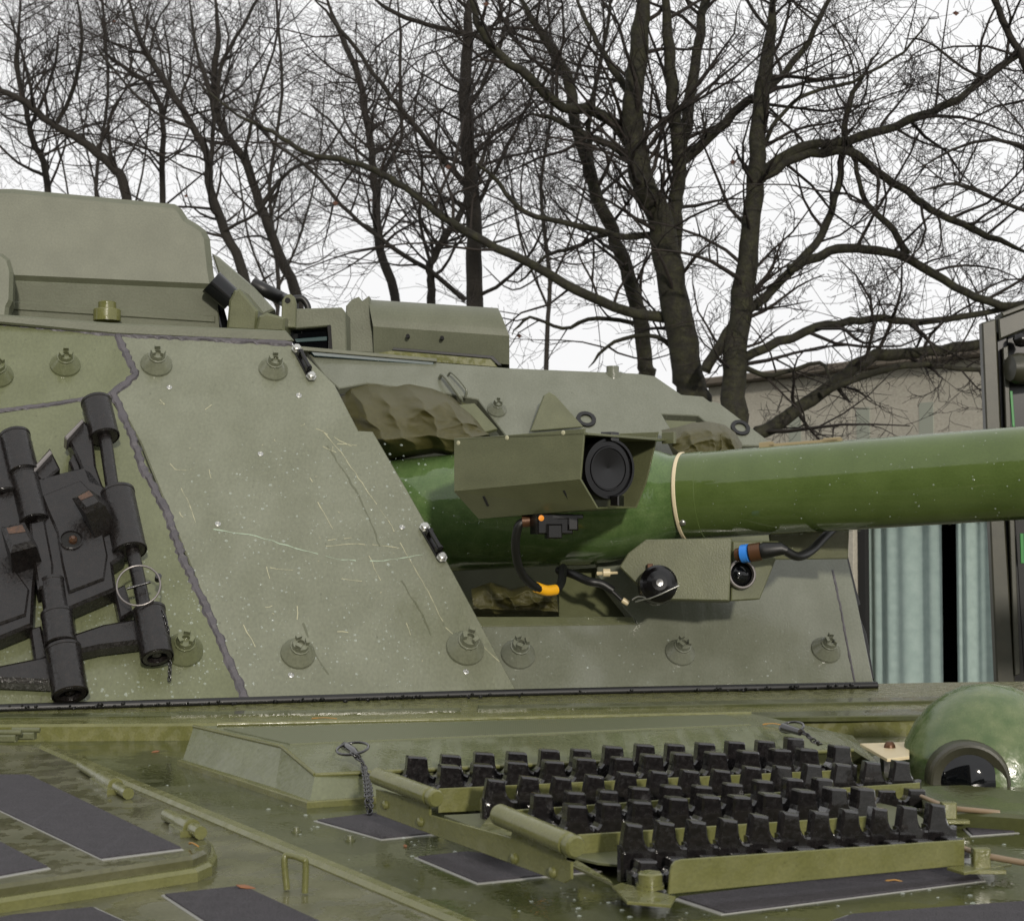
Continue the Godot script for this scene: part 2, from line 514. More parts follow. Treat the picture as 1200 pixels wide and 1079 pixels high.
# ---------------------------------------------------------------- ground and buildings
func setting() -> void:
	var a := Acc.new()
	a.quad(Vector3(-250, 0, 250), Vector3(250, 0, 250), Vector3(250, 0, -250), Vector3(-250, 0, -250), Vector3.UP)
	tag(obj("ground", a, M.ground), "", "", "", "structure")
	# low rendered building on the right
	var l := at(890, 447, 25)
	var r := at(1150, 402, 21.5)
	l.y = 0
	r.y = 0
	var along := (r - l).normalized()
	var n := upright(l, r)
	var top_l := on(890, 447, l, n)
	var top_y := top_l.y
	var bld := thing("building", "low beige rendered building with curtained window behind the gun barrel", "building", l)
	var w0 := on(1001, 700, l, n)
	var w1 := on(1190, 700, l, n)
	var wt := on(1100, 588, l, n).y
	var wb := on(1100, 845, l, n).y
	var s0 := (w0 - l).dot(along)
	var s1 := (w1 - l).dot(along)
	var pt := func(s: float, y: float) -> Vector3: return Vector3(l.x, y, l.z) + along * s
	plate("wall", [pt.call(-1.2, 0), pt.call(s0, 0), pt.call(s0, top_y), pt.call(-1.2, top_y)], n, .3, .01, M.render_wall, bld)
	plate("wall", [pt.call(s1, 0), pt.call(9, 0), pt.call(9, top_y), pt.call(s1, top_y)], n, .3, .01, M.render_wall, bld)
	plate("wall", [pt.call(s0 + .002, wt), pt.call(s1 - .002, wt), pt.call(s1 - .002, top_y), pt.call(s0 + .002, top_y)], n, .3, .01, M.render_wall, bld)
	plate("wall", [pt.call(s0 + .002, 0), pt.call(s1 - .002, 0), pt.call(s1 - .002, wb), pt.call(s0 + .002, wb)], n, .3, .01, M.render_wall, bld)
	var rf := Acc.new()
	box(rf, pt.call(3.9, top_y + .065) - n * 4.0, along * 5.3, Vector3(0, .06, 0), n * 4.25, .02)
	part("roof", rf, M.roof_brown, bld)
	for x in [932.0, 1012.0, 1086.0]:                       # narrow tinted strips let into the wall above
		var q := on(x, 480, l, n)
		var s := (q - l).dot(along)
		plate("wall_panel", [pt.call(s - .13, wt + .5), pt.call(s + .13, wt + .5), pt.call(s + .13, top_y - .55), pt.call(s - .13, top_y - .55)], n, .02, .004, M.teal_pane, bld).position += n * .008
	var fr := Acc.new()
	for e in [[s0, s0 + .16, wb, wt], [s1 - .1, s1, wb, wt], [s0 + .16, s1 - .1, wt - .1, wt], [s0 + .16, s1 - .1, wb, wb + .09]]:
		prism(fr, [pt.call(e[0], e[2]), pt.call(e[1], e[2]), pt.call(e[1], e[3]), pt.call(e[0], e[3])], n, .08, .008)
	var win := part("window", fr, M.interior, bld)
	win.position -= n * .08
	var gl := Acc.new()
	prism(gl, [pt.call(s0 + .16, wb + .09), pt.call(s1 - .1, wb + .09), pt.call(s1 - .1, wt - .1), pt.call(s0 + .16, wt - .1)], n, .008, 0)
	var pane := obj("pane", gl, M.pane, win)
	pane.transform = Transform3D(Basis(), -bld.position)
	pane.position -= n * .02
	var room := Acc.new()
	for e in [[0, wb - .1], [1, wt + .1]]:
		box(room, pt.call((s0 + s1) * .5, e[1]) - n * 1.8, along * (s1 - s0) * .6, Vector3(0, .03, 0), n * 1.45, 0.0)
	box(room, pt.call((s0 + s1) * .5, (wb + wt) * .5) - n * 3.3, along * (s1 - s0) * .6, Vector3(0, (wt - wb) * .6, 0), n * .03, 0.0)
	for e in [s0 - .15, s1 + .15]:
		box(room, pt.call(e, (wb + wt) * .5) - n * 1.8, along * .03, Vector3(0, (wt - wb) * .55, 0), n * 1.45, 0.0)
	part("room", room, M.interior, bld)
	# curtains hang in folds just behind the pane
	var spans := [[1016.0, 1106.0], [1119.0, 1186.0]]
	for k in 2:
		var cs := (on(spans[k][0], 700, l - n * .32, n) - l).dot(along)
		var ce := (on(spans[k][1], 700, l - n * .32, n) - l).dot(along)
		var ca := Acc.new()
		var cols := 60
		for i in cols:
			var p := []
			for j in 2:
				var t := float(i + j) / cols
				var wv := sin(t * 30.0 + k + 2.0 * sin(t * 5.0)) * .028 + sin(t * 11.0 + 2.0 * k) * .03
				p.append(pt.call(lerpf(cs, ce, t), 0) - n * (.32 + wv))
			var inn := .0
			ca.quad(p[0] + Vector3(0, wb + .03 + inn, 0), p[1] + Vector3(0, wb + .03 + inn, 0), p[1] + Vector3(0, wt - .02, 0), p[0] + Vector3(0, wt - .02, 0), n)
		tag(obj("curtain", ca, M.curtain), ["pale teal curtain left of the dark gap in the window", "pale teal curtain right of the dark gap in the window"][k], "curtain", "curtains in the building window")
	# tall block across the yard, behind the viewer: the gun barrel mirrors it
	var bk := thing("apartment_building", "tall plain building standing across the yard behind the viewer", "building", Vector3(-19, 0, 13))
	var ba := Acc.new()
	box(ba, Vector3(-19, 6.5, 16), Vector3(18, 0, 0), Vector3(0, 6.5, 0), Vector3(0, 0, 3), .02)
	part("wall", ba, M.far_wall, bk)
	for row in 4:
		for c in 10:
			var wa := Acc.new()
			box(wa, Vector3(-35 + c * 3.5, 2.2 + row * 3.1, 13.0), Vector3(.75, 0, 0), Vector3(0, .8, 0), Vector3(0, 0, -.05), .01)
			part("window", wa, M.dark_glass, bk)

# ---------------------------------------------------------------- the tank
var bolt_mesh: ArrayMesh
func make_bolt_mesh() -> void:                       # unit radius, stands along +y: sealed cone and a slotted castle nut
	var a := Acc.new()
	lathe(a, Vector3.ZERO, Vector3.UP, [Vector2(0, 1.0), Vector2(.12, .98), Vector2(.62, .56), Vector2(.68, .50)], 28)
	lathe(a, Vector3.ZERO, Vector3.UP, [Vector2(.66, .56), Vector2(.74, .56), Vector2(.78, .50), Vector2(1.02, .46), Vector2(1.02, .22), Vector2(.8, .2), Vector2(.8, 0)], 12)
	for s in [0.0, 2.2, 4.1]:
		var c := Vector3(cos(s), 0, sin(s))
		box(a, c * .34 + Vector3(0, 1.12, 0), c * .1, Vector3(0, .16, 0), c.cross(Vector3.UP) * .17, .02)
	bolt_mesh = a.mesh()
func bolt(parent: Node3D, where: Vector3, n: Vector3, r: float, turn: float, m: Material) -> void:
	var o := MeshInstance3D.new()
	o.name = "armour_bolt"
	o.mesh = bolt_mesh
	o.material_override = m
	parent.add_child(o, true)
	var x := side_axis(n)
	var b := Basis(x, n, x.cross(n)).rotated(n, turn)
	o.transform = parent.global_transform.affine_inverse() * Transform3D(b.scaled(Vector3.ONE) * Basis.from_scale(Vector3(r, r * 1.15, r)), where)

func bead(pts: Array, n: Vector3, wide: float, high: float, seed_: int) -> Acc:   # smeared sealing compound, uneven edges
	var a := Acc.new()
	var g := RandomNumberGenerator.new()
	g.seed = seed_
	var path := []
	for k in pts.size() - 1:
		var c := maxi(2, int((pts[k + 1] - pts[k]).length() / .012))
		for s in c:
			path.append(pts[k].lerp(pts[k + 1], float(s) / c))
	path.append(pts[pts.size() - 1])
	var prev := []
	for k in path.size():
		var d: Vector3 = (path[mini(k + 1, path.size() - 1)] - path[maxi(k - 1, 0)]).normalized()
		var s := d.cross(n).normalized()
		var wl := wide * g.randf_range(.6, 1.25)
		var wr := wide * g.randf_range(.6, 1.25)
		var hh := high * g.randf_range(.6, 1.2)
		var row := [path[k] - s * wl, path[k] - s * wl * .6 + n * hh, path[k] + s * wr * .5 + n * hh * .8, path[k] + s * wr]
		if k > 0:
			for j in 3:
				a.quad(prev[j], prev[j + 1], row[j + 1], row[j], n + s * (j - 1.0))
		prev = row
	return a

func drops(parent: Node3D, pick: Callable, n: Vector3, count: int, rmax: float, seed_: int) -> void:
	var a := Acc.new()
	lathe(a, Vector3.ZERO, Vector3.UP, [Vector2(0, 1), Vector2(.35, .85), Vector2(.6, .45), Vector2(.66, 0)], 8, true)
	var mm := MultiMesh.new()
	mm.transform_format = MultiMesh.TRANSFORM_3D
	mm.mesh = a.mesh()
	mm.instance_count = count
	var g := RandomNumberGenerator.new()
	g.seed = seed_
	var x := side_axis(n)
	for k in count:
		var r := rmax * (0.3 + 0.7 * pow(g.randf(), 3.0))
		var b := Basis(x, n, x.cross(n)) * Basis.from_scale(Vector3(r * g.randf_range(.8, 1.3), r * .7, r))
		mm.set_instance_transform(k, Transform3D(b, pick.call(g)))
	var o := MultiMeshInstance3D.new()
	o.name = "raindrops"
	o.multimesh = mm
	o.material_override = M.water
	parent.add_child(o, true)
	o.transform = parent.global_transform.affine_inverse()
	o.set_meta("kind", "stuff")

func clip(parent: Node3D, a: Vector3, b: Vector3, n: Vector3, w: float) -> void:     # black clip held by two bright screws
	var d := (b - a)
	var s := d.normalized().cross(n)
	var ac := Acc.new()
	box(ac, (a + b) * .5 + n * .004, d * .5, s * w, n * .004, .001)
	for k in [-.28, .28]:
		box(ac, (a + b) * .5 + d * k + n * .018, d * .05, s * w * .8, n * .012, .001)
	box(ac, (a + b) * .5 + n * .03, d * .32, s * w * .45, n * .004, .001)
	var c := part("clip", ac, M.black_plastic, parent)
	for q in [a, b]:
		var sc := Acc.new()
		lathe(sc, q + n * .006, n, [Vector2(0, .017), Vector2(.004, .017), Vector2(.004, .0125), Vector2(.015, .0125), Vector2(.017, .009), Vector2(.017, 0)], 6)
		var o := obj("screw", sc, M.bright_zinc, c)
		o.transform = Transform3D()

func scratches(parent: Node3D, lines: Array, m: Material, w: float, gaps := .05) -> void:
	var a := Acc.new()
	var g := RandomNumberGenerator.new()
	g.seed = 99
	for l in lines:
		var pts := outline(near_plate, l, .0006)
		for k in pts.size() - 1:
			var d: Vector3 = pts[k + 1] - pts[k]
			var c := maxi(2, int(d.length() / .02))
			var s := d.normalized().cross(n1)
			var w0 := w
			var off := 0.0
			for j in c:
				var w1 := w * g.randf_range(.2, 1.2)
				var go := g.randf_range(-1, 1) * .0022 if j < c - 1 else 0.0
				if g.randf() > gaps:
					var q0: Vector3 = pts[k] + d * (float(j) / c) + s * off
					var q1: Vector3 = pts[k] + d * (float(j + 1) / c) + s * go
					a.quad(q0 - s * w0, q0 + s * w0, q1 + s * w1, q1 - s * w1, n1)
				w0 = w1
				off = go
	var o := part("scratches", a, m, parent)
	o.set_meta("kind", "stuff")

func build_tank() -> void:
	make_bolt_mesh()
	var tank := thing("armoured_tank", "olive green battle tank with rain wet sloped turret plates and thick gun barrel", "tank", Vector3(0, 0, -3))
	build_hull(tank)
	build_turret(tank)
	build_gun(tank)
	build_roof(tank)

func pads(parent: Node3D, c: Array, h: float) -> void:       # sanded grip pad with a pale trodden edge
	var pts := outline(deck, c, h)
	var mid := Vector3.ZERO
	for q in pts: mid += q / pts.size()
	var big := []
	for q in pts: big.append(q + (q - mid).normalized() * .008)
	for k in big.size(): big[k].y = pts[k].y - .0025
	var e := plate("grip_pad", pts, Vector3.UP, .003, .001, M.grip, parent)
	var ac := Acc.new()
	prism(ac, big, Vector3.UP, .003, .001)
	if parent.get_parent().get_parent() == self or parent.get_parent() == self:
		part("pad_edge", ac, M.grip_edge, parent)

func build_hull(tank: Node3D) -> void:
	# deck plate and the hull below it
	var a := Acc.new()
	prism(a, [Vector3(-3.2, DECK, -1.35), Vector3(1.9, DECK, -1.35), Vector3(1.9, DECK, -4.72), Vector3(-3.2, DECK, -4.72)], Vector3.UP, .9, .01)
	var dk := part("deck_plate", a, M.deck_paint, tank)
	plate("skirt", [Vector3(-3.2, DECK - .12, -1.36), Vector3(1.9, DECK - .12, -1.36), Vector3(1.9, .45, -1.36), Vector3(-3.2, .45, -1.36)], Vector3(0, 0, 1), -.06, 0, M.olive_paint, tank)
	var hu := Acc.new()
	box(hu, Vector3(-.6, .85, -3.9), Vector3(2.4, 0, 0), Vector3(0, .35, 0), Vector3(0, 0, 1.7), .05)
	part("hull", hu, M.olive_paint, tank)
	var side := plate("raised_deck_plate", outline(deck, [-190, 872, 40, 873, 555, 1085, 560, 1150, -190, 1150], .012), Vector3.UP, .013, .002, M.deck_paint_left, tank)
	plate("edge_strip", outline(deck, [38, 871, 55, 869, 575, 1083, 548, 1084], .02), Vector3.UP, .021, .006, M.olive_paint, side)
	# hatch lid in two tiers with a rounded corner
	var lid_pts := outline(deck, [-120, 868, 42, 874, 140, 918, 215, 957, 240, 973, 247, 986, 242, 996, 226, 1003, 120, 1019, 0, 1037, -120, 1055], .045)
	var low := []
	var mid := Vector3.ZERO
	for q in lid_pts: mid += q / lid_pts.size()
	for q in lid_pts:
		var s: Vector3 = q + (q - mid).normalized() * .014
		s.y = DECK + .030
		low.append(s)
	var lid := plate("hatch_lid", lid_pts, Vector3.UP, .017, .005, M.deck_paint_left, tank)
	plate("lid_rim", low, Vector3.UP, .024, .005, M.olive_paint, lid)
	pads(lid, [-40, 907, 33, 907, 212, 992, 118, 1004, -90, 905], .049)
	pads(lid, [-60, 958, -20, 975, 55, 1014, 0, 1024, -60, 1030], .049)
	pads(side, [193, 1047, 285, 1037, 400, 1090, 260, 1090], .016)
	pads(side, [-40, 1082, 15, 1071, 108, 1062, 165, 1088, 120, 1110, -40, 1110], .016)
	for q in [[95, 897, 150, 930], [195, 955, 235, 976]]:
		var hg := Acc.new()
		var q0 := deck(q[0], q[1], .055)
		var q1 := deck(q[2], q[3], .055)
		tube(hg, [q0, q0.lerp(q1, .45)], [.010], 10)
		tube(hg, [q0.lerp(q1, .48), q0.lerp(q1, .75)], [.014], 10)
		tube(hg, [q0.lerp(q1, .78), q1], [.010], 10)
		box(hg, q0.lerp(q1, .62) - Vector3(0, .008, 0), (q1 - q0) * .2, Vector3(0, .007, 0), Vector3(.016, 0, -.008), .002)
		part("hinge", hg, M.olive_paint, lid)
	# grab loop
	var gl := Acc.new()
	var g0 := deck(336, 1042, .014)
	var g1 := deck(357, 1046, .014)
	tube(gl, smooth_path([g0, at(333, 1008, (g0 - CAM).dot(fwd)), at(338, 1002, (g0 - CAM).dot(fwd)), at(355, 1007, (g1 - CAM).dot(fwd)), at(358, 1013, (g1 - CAM).dot(fwd)), g1]), [.0045], 10)
	part("lashing_loop", gl, M.olive_paint, tank)
	# pads on the main deck
	for c in [[372, 960, 455, 950, 540, 972, 447, 981], [490, 1003, 548, 997, 700, 1018, 560, 1032], [795, 1050, 1132, 1008, 1150, 1030, 850, 1068], [1120, 957, 1240, 938, 1260, 968, 1140, 977], [940, 1090, 1000, 1070, 1240, 1052, 1240, 1100]]:
		pads(dk, c, .004)
	for q in [[347, 975], [410, 985], [1098, 990], [1112, 973]]:
		var sb := Acc.new()
		lathe(sb, deck(q[0], q[1]), Vector3.UP, [Vector2(0, .009), Vector2(.003, .009), Vector2(.003, .006), Vector2(.008, .005), Vector2(.009, 0)], 10)
		part("deck_bolt", sb, M.hood_paint, dk)
	drops(dk, func(g): return deck(g.randf_range(100, 1190), g.randf_range(880, 1075), .0005), Vector3.UP, 500, .0045, 3)
	# stepped ledge under the turret
	var ledge := plate("hull_ledge", outline(deck, [-260, 830, 0, 825, 605, 808, 1130, 799, 1400, 796, 1400, 846, 1000, 843, 0, 849, -260, 852], .04), Vector3.UP, .041, .006, M.olive_paint, tank)
	plate("ledge_rib", outline(deck, [560, 826, 1300, 812, 1300, 817, 560, 830], .048), Vector3.UP, .009, .002, M.deck_paint, ledge)
	plate("ledge_rib", outline(deck, [700, 838, 1400, 824, 1400, 834, 700, 842], .052), Vector3.UP, .013, .003, M.deck_paint, ledge)
	plate("ledge_rib", outline(deck, [-260, 840, 200, 834, 540, 829, 540, 832, 200, 838, -260, 844], .045), Vector3.UP, .006, .001, M.deck_paint, ledge)
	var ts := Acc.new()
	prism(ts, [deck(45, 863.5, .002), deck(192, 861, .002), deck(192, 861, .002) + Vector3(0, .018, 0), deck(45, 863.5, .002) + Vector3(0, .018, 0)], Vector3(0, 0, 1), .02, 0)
	var tp := part("painted_shade_strip", ts, M.dark_teal, ledge)  # shade along the ledge foot, put in as a teal coloured strip
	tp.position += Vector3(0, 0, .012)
	# rubber seal between ledge and turret
	var se := Acc.new()
	var foot := [deck(-150, 835, .048), deck(0, 830, .048), deck(300, 821, .048), deck(605, 812, .048), deck(1028, 803, .048)]
	tube(se, smooth_path(foot, 6), [.011], 10)
	part("rubber_seal", se, M.rubber, tank)
	var lumps := Acc.new()
	for k in 90:
		var t := rng.randf()
		var q: Vector3 = foot[1].lerp(foot[4], t) + Vector3(0, rng.randf_range(-.004, .006), .01)
		lathe(lumps, q, Vector3(rng.randf_range(-.4, .4), 1, .6), [Vector2(-.004, 0), Vector2(0, rng.randf_range(.003, .008)), Vector2(.005, 0)], 6, true)
	tag(part("wet_grit", lumps, M.rubber, tank), "", "", "", "stuff")
	# raised cover with sloped sides and a grating on top
	var cv := Acc.new()
	var T := [deck(227, 851, .075), deck(330, 875, .075), deck(905, 851, .075), deck(880, 836, .075)]
	var F := [deck(369, 908, .05), deck(1000, 879, .05)]
	var B := [deck(214, 890, .012), deck(363, 938, .012), deck(1022, 893, .012), deck(1000, 862, .012)]
	cv.quad(T[0], T[1], T[2], T[3], Vector3.UP)
	cv.quad(T[1], F[0], F[1], T[2], Vector3.UP)
	cv.quad(F[0], B[1], B[2], F[1], Vector3(0, .3, 1))
	var h := deck(322, 900, .065)
	cv.quad(T[0], B[0], deck(322, 923, .012), T[1], Vector3(-1, .3, .6))
	cv.quad(T[1], deck(322, 923, .012), B[1], F[0], Vector3(-1, .3, .6))
	cv.quad(T[2], F[1], B[2], B[3], Vector3(1, .4, 0))
	cv.tri(T[2], B[3], T[3], Vector3(1, .4, 0))
	cv.quad(T[0], T[3], B[3], B[0], Vector3(0, .3, -1))
	var cover := part("access_cover", cv, M.plate_paint_left, tank)
	plate("cover_flange", [B[0] + Vector3(-.012, 0, 0), B[1] + Vector3(-.004, 0, .012), B[2] + Vector3(.012, 0, .008), B[3]], Vector3.UP, .013, .002, M.olive_paint, cover)
	plate("grating", outline(deck, [262, 853, 340, 871, 880, 848, 850, 837], .078), Vector3.UP, .003, .001, M.grating, cover)
	var ed := Acc.new()
	tube(ed, [T[0], T[1], F[0]], [.004], 8)
	tube(ed, [F[0], F[1]], [.004], 8)
	tube(ed, [T[0] + Vector3(.05, .004, 0), T[3]], [.005], 8)
	part("cover_edge", ed, M.olive_paint, cover)
	# left clamp cluster at the picture's edge
	var cl := Acc.new()
	for q in [[8, 865, .03], [30, 862, .022], [-20, 868, .03]]:
		var c := deck(q[0], q[1], .055)
		box(cl, c, Vector3(.02, 0, 0), Vector3(0, .008, 0), Vector3(0, 0, .012), .003)
		tube(cl, [c + Vector3(-.03, .012, 0), c + Vector3(.03, .012, 0)], [.006], 8)
	part("lid_clamp", cl, M.hood_paint, tank)
	# headlamp in its cast green dome, on the right
	var c := deck(1172, 912)
	var dome := Acc.new()
	var R := .18
	var ax := (Vector3(-.18, 0, 1)).normalized()
	lathe(dome, c - Vector3(0, .03, .07), Vector3.UP, [Vector2(0, R), Vector2(.045, R * .995), Vector2(.09, R * .93), Vector2(.13, R * .82), Vector2(.165, R * .66), Vector2(.19, R * .48), Vector2(.207, R * .28), Vector2(.213, 0)], 40, true)
	var lamp := part("headlamp_housing", dome, M.dome_paint, tank)
	var hole := deck(1132, 918) + Vector3(0, .004, .036)
	var rim := Acc.new()
	lathe(rim, hole - ax * .1, ax, [Vector2(0, .084), Vector2(.085, .081), Vector2(.095, .076), Vector2(.097, .071), Vector2(.090, .056), Vector2(.05, .055), Vector2(.045, 0)], 36)
	part("lamp_rim", rim, M.frame_paint, lamp)
	var glass := Acc.new()
	lathe(glass, hole - ax * .06, ax, [Vector2(.05, .056), Vector2(.058, .045), Vector2(.064, .026), Vector2(.067, 0)], 30, true)
	part("lamp_glass", glass, M.dark_glass, lamp)
	plate("lamp_apron", outline(deck, [1076, 921, 1130, 919, 1300, 938, 1300, 962, 1120, 950, 1085, 945], .03), Vector3.UP, .031, .006, M.deck_paint, tank)
	# pale angled plate beside it
	var pp := plate("bracket_plate", outline(deck, [1008, 871, 1066, 869, 1066, 886, 1040, 889], .05), Vector3.UP, .006, .001, M.pale_plate, tank)
	var pb := Acc.new()
	lathe(pb, deck(1043, 876, .05), Vector3.UP, [Vector2(0, .012), Vector2(.006, .011), Vector2(.012, .007), Vector2(.013, 0)], 14)
	part("screw", pb, M.brown_metal, pp)
	var pf := Acc.new()
	box(pf, deck(1050, 893, .018), Vector3(.03, 0, 0), Vector3(0, .025, 0), Vector3(0, 0, .012), .003)
	part("bracket_foot", pf, M.rubber, pp)
	# two thin rods held by olive clips at the right
	for e in [[1080, 933, 1112, 947, 1172, 952], [1125, 992, 1150, 1002, 1240, 1018]]:
		var ro := Acc.new()
		tube(ro, [deck(e[0], e[1], .04), deck(e[2], e[3], .035), deck(e[4], e[5], .03)], [.0035, .005, .004], 10)
		var rod := part("rod", ro, M.copper, tank)
		var rc := Acc.new()
		var q := deck(e[2], e[3], .036)
		box(rc, q + Vector3(0, -.004, 0), Vector3(.012, 0, 0), Vector3(0, .014, 0), Vector3(0, 0, .008), .002)
		box(rc, q + Vector3(.005, -.02, .0), Vector3(.025, 0, 0), Vector3(0, .003, 0), Vector3(0, 0, .02), .001)
		part("rod_clip", rc, M.olive_paint, rod)

func build_turret(tank: Node3D) -> void:
	var t := .06
	var near := plate("turret_plate", outline(near_plate, [138, 392, 340, 401, 350, 408, 392, 450, 420, 504, 437, 505, 478, 575, 530, 668, 605, 808, 290, 821, 250, 730, 165, 520, 134, 463, 160, 440]), n1, t, .004, M.plate_paint, tank)
	var low := plate("turret_plate", outline(near_plate, [-190, 506, 0, 483, 128, 464, 164, 522, 248, 731, 287, 821, -190, 837]), n1, t, .004, M.plate_paint_left, tank)
	var high := plate("turret_plate", outline(near_plate, [-190, 365, 0, 378, 136, 391, 158, 440, 130, 462, 0, 480, -190, 503]), n1, t, .004, M.plate_paint_left, tank)
	# sealing compound smeared along the joints
	var seam := part("sealant_bead", bead(outline(near_plate, [137, 392, 146, 412, 159, 439, 132, 462, 150, 500, 168, 550, 196, 602, 212, 650, 240, 710, 262, 760, 288, 820], .0), n1, .013, .006, 4), M.sealant, tank)
	part("sealant_bead", bead(outline(near_plate, [-190, 503, -60, 490, 0, 481, 60, 474, 132, 462], 0), n1, .008, .005, 5), M.sealant, seam)
	part("sealant_bead", bead(outline(near_plate, [-190, 366, 0, 378, 138, 392, 240, 397, 342, 403], 0), n1, .011, .007, 6), M.sealant, seam)
	for q in [[183, 427, 20, 2.6], [320, 433, 19, 2.5], [349, 766, 20, 1.0], [545, 760, 23, 2.2]]:
		bolt(near, near_plate(q[0], q[1], .001), n1, q[2] * 4.5 / FOCAL, q[3], M.plate_paint)
	for q in [[76, 428, 19, .6], [-4, 440, 20, 1.5]]:
		bolt(high, near_plate(q[0], q[1], .001), n1, q[2] * 4.4 / FOCAL, q[3], M.plate_paint_left)
	bolt(low, near_plate(215, 762, .001), n1, 23 * 4.2 / FOCAL, 0.4, M.plate_paint_left)
	clip(near, near_plate(347, 411, .002), near_plate(364, 443, .002), n1, .011)
	clip(near, near_plate(497, 620, .002), near_plate(517, 655, .002), n1, .013)
	# pale scratches and flat screw heads
	scratches(near, [[378, 505, 400, 530, 428, 572, 455, 610, 480, 655, 505, 700, 522, 735, 545, 757], [370, 502, 412, 523], [395, 520, 418, 522], [378, 523, 394, 530], [382, 640, 420, 637, 468, 642], [432, 651, 446, 680], [384, 633, 412, 630], [400, 678, 424, 681], [363, 560, 366, 565], [372, 588, 390, 620], [316, 665, 343, 668], [312, 664, 316, 678], [348, 710, 348, 726], [199, 543, 205, 550, 218, 551], [212, 572, 222, 592, 229, 612], [187, 468, 193, 474, 186, 472], [285, 732, 299, 758], [476, 730, 481, 744], [566, 757, 585, 775], [395, 740, 408, 741], [240, 480, 248, 474], [210, 600, 214, 606]], M.scratch, .0013)
	scratches(near, [[250, 620, 300, 628, 345, 642, 400, 656, 450, 657, 495, 650]], M.primer, .0018)
	scratches(near, [[355, 730, 368, 765, 385, 790], [470, 680, 495, 720, 505, 745], [383, 522, 400, 548, 420, 580, 432, 606, 445, 640]], M.streak, .0030, .0)
	var chips := []
	var cg := RandomNumberGenerator.new()
	cg.seed = 61
	for k in 30:
		var cx := cg.randf_range(200, 560)
		var cy := cg.randf_range(470, 800)
		if cx > 420 + (cy - 504) * .55: continue
		var ca := cg.randf_range(0, PI)
		var cl := cg.randf_range(1.0, 3.5) if cg.randf() < .75 else cg.randf_range(5, 12)
		chips.append([cx, cy, cx + cos(ca) * cl, cy + sin(ca) * cl])
	scratches(near, chips, M.scratch, .0010)
	for q in [[198, 454], [305, 532], [255, 614], [350, 464], [471, 618], [350, 463], [546, 787], [341, 791]]:
		var sc := Acc.new()
		lathe(sc, near_plate(q[0], q[1]), n1, [Vector2(0, .009), Vector2(.002, .0085), Vector2(.003, .006), Vector2(.0015, .004), Vector2(.0015, 0)], 12)
		part("flat_screw", sc, M.bright_zinc, near)
	drops(near, func(g): return near_plate(g.randf_range(200, 470) + g.randf() * 60, g.randf_range(520, 805), .0004), n1, 600, .0048, 4)
	drops(low, func(g): return near_plate(g.randf_range(-10, 240), g.randf_range(640, 822), .0004), n1, 520, .0048, 5)
	# far wedge plate with the slot for the gun
	var far := plate("far_turret_plate", outline(far_plate, [360, 412, 520, 425, 600, 431, 745, 437, 767, 440, 799, 462, 824, 464, 832, 470, 842, 471, 897, 513, 905, 522, 862, 522, 818, 487, 776, 485, 802, 530, 790, 560, 660, 560, 600, 520, 560, 468, 520, 460, 430, 449, 397, 455, 380, 440]), n2, .03, .003, M.far_paint, tank, "pale grey upper far turret plate")
	var far_low := plate("far_turret_plate", outline(far_plate, [540, 733, 745, 728, 700, 672, 700, 640, 990, 640, 1004, 700, 1024, 799, 560, 812]), n2, .03, .003, M.far_paint, tank, "lower far turret plate below the gun")
	plate("inner_armour", outline(func(x, y, h): return far_plate(x, y, -.42), [330, 420, 600, 450, 740, 455, 800, 480, 870, 540, 930, 640, 930, 790, 420, 800]), n2, .3, 0, M.hood_paint, tank)
	for q in [[607, 767, 20, 1.1], [797, 765, 18, 2.9], [968, 762, 18, 2.4]]:
		bolt(far_low, far_plate(q[0], q[1], .001), n2, q[2] * 4.7 / FOCAL, q[3], M.far_paint)
	bolt(far, far_plate(582, 480, .001), n2, 12 * 5.1 / FOCAL, .5, M.far_paint)
	var ms := part("sealant_bead", bead(outline(far_plate, [976, 668, 985, 710, 993, 755, 1002, 799], 0), n2, .004, .003, 8), M.sealant, far_low)
	for q in [[687, 491], [868, 501]]:
		var rr := Acc.new()
		var c := far_plate(q[0], q[1], .004)
		lathe(rr, c, n2, [Vector2(-.003, .034), Vector2(.003, .033), Vector2(.003, .02), Vector2(-.003, .019)], 20)
		part("drain_ring", rr, M.rubber, far)
	plate("bracket", outline(func(x, y, h): return on(x, y, far_plate(640, 500, .03), (n2 + Vector3(.2, -.5, .3)).normalized()), [622, 505, 638, 463, 644, 459, 651, 463, 684, 500]), (n2 + Vector3(.2, -.5, .3)).normalized(), .012, .002, M.hood_paint, far)
	var lb := Acc.new()
	tube(lb, smooth_path([far_plate(515, 443, .005), far_plate(520, 440, .03), far_plate(537, 462, .03), far_plate(541, 470, .005)], 4), [.006], 8)
	tube(lb, smooth_path([far_plate(525, 440, .005), far_plate(530, 437, .03), far_plate(546, 455, .03), far_plate(545, 466, .005)], 4), [.004], 8)
	part("lashing_loop", lb, M.far_paint, far)
	plate("flap", outline(func(x, y, h): return far_plate(x, y, .03), [536, 474, 556, 472, 583, 502, 560, 508]), n2, .012, .002, M.hood_paint, far)
	var kn := Acc.new()
	lathe(kn, far_plate(718, 441, -.02), Vector3.UP, [Vector2(-.02, .035), Vector2(.012, .035), Vector2(.014, .022), Vector2(.035, .022), Vector2(.036, 0)], 16)
	part("roof_knob", kn, M.far_paint, far)
	plate("far_edge_bracket", outline(func(x, y, h): return far_plate(x, y, -.035), [985, 650, 994, 650, 1004, 690, 1009, 708, 1004, 712, 1016, 742, 1025, 795, 1016, 796]), n2, .02, .002, M.rubber, tank)
	drops(far_low, func(g): return far_plate(g.randf_range(580, 980), g.randf_range(740, 800), .0004), n2, 120, .004, 6)
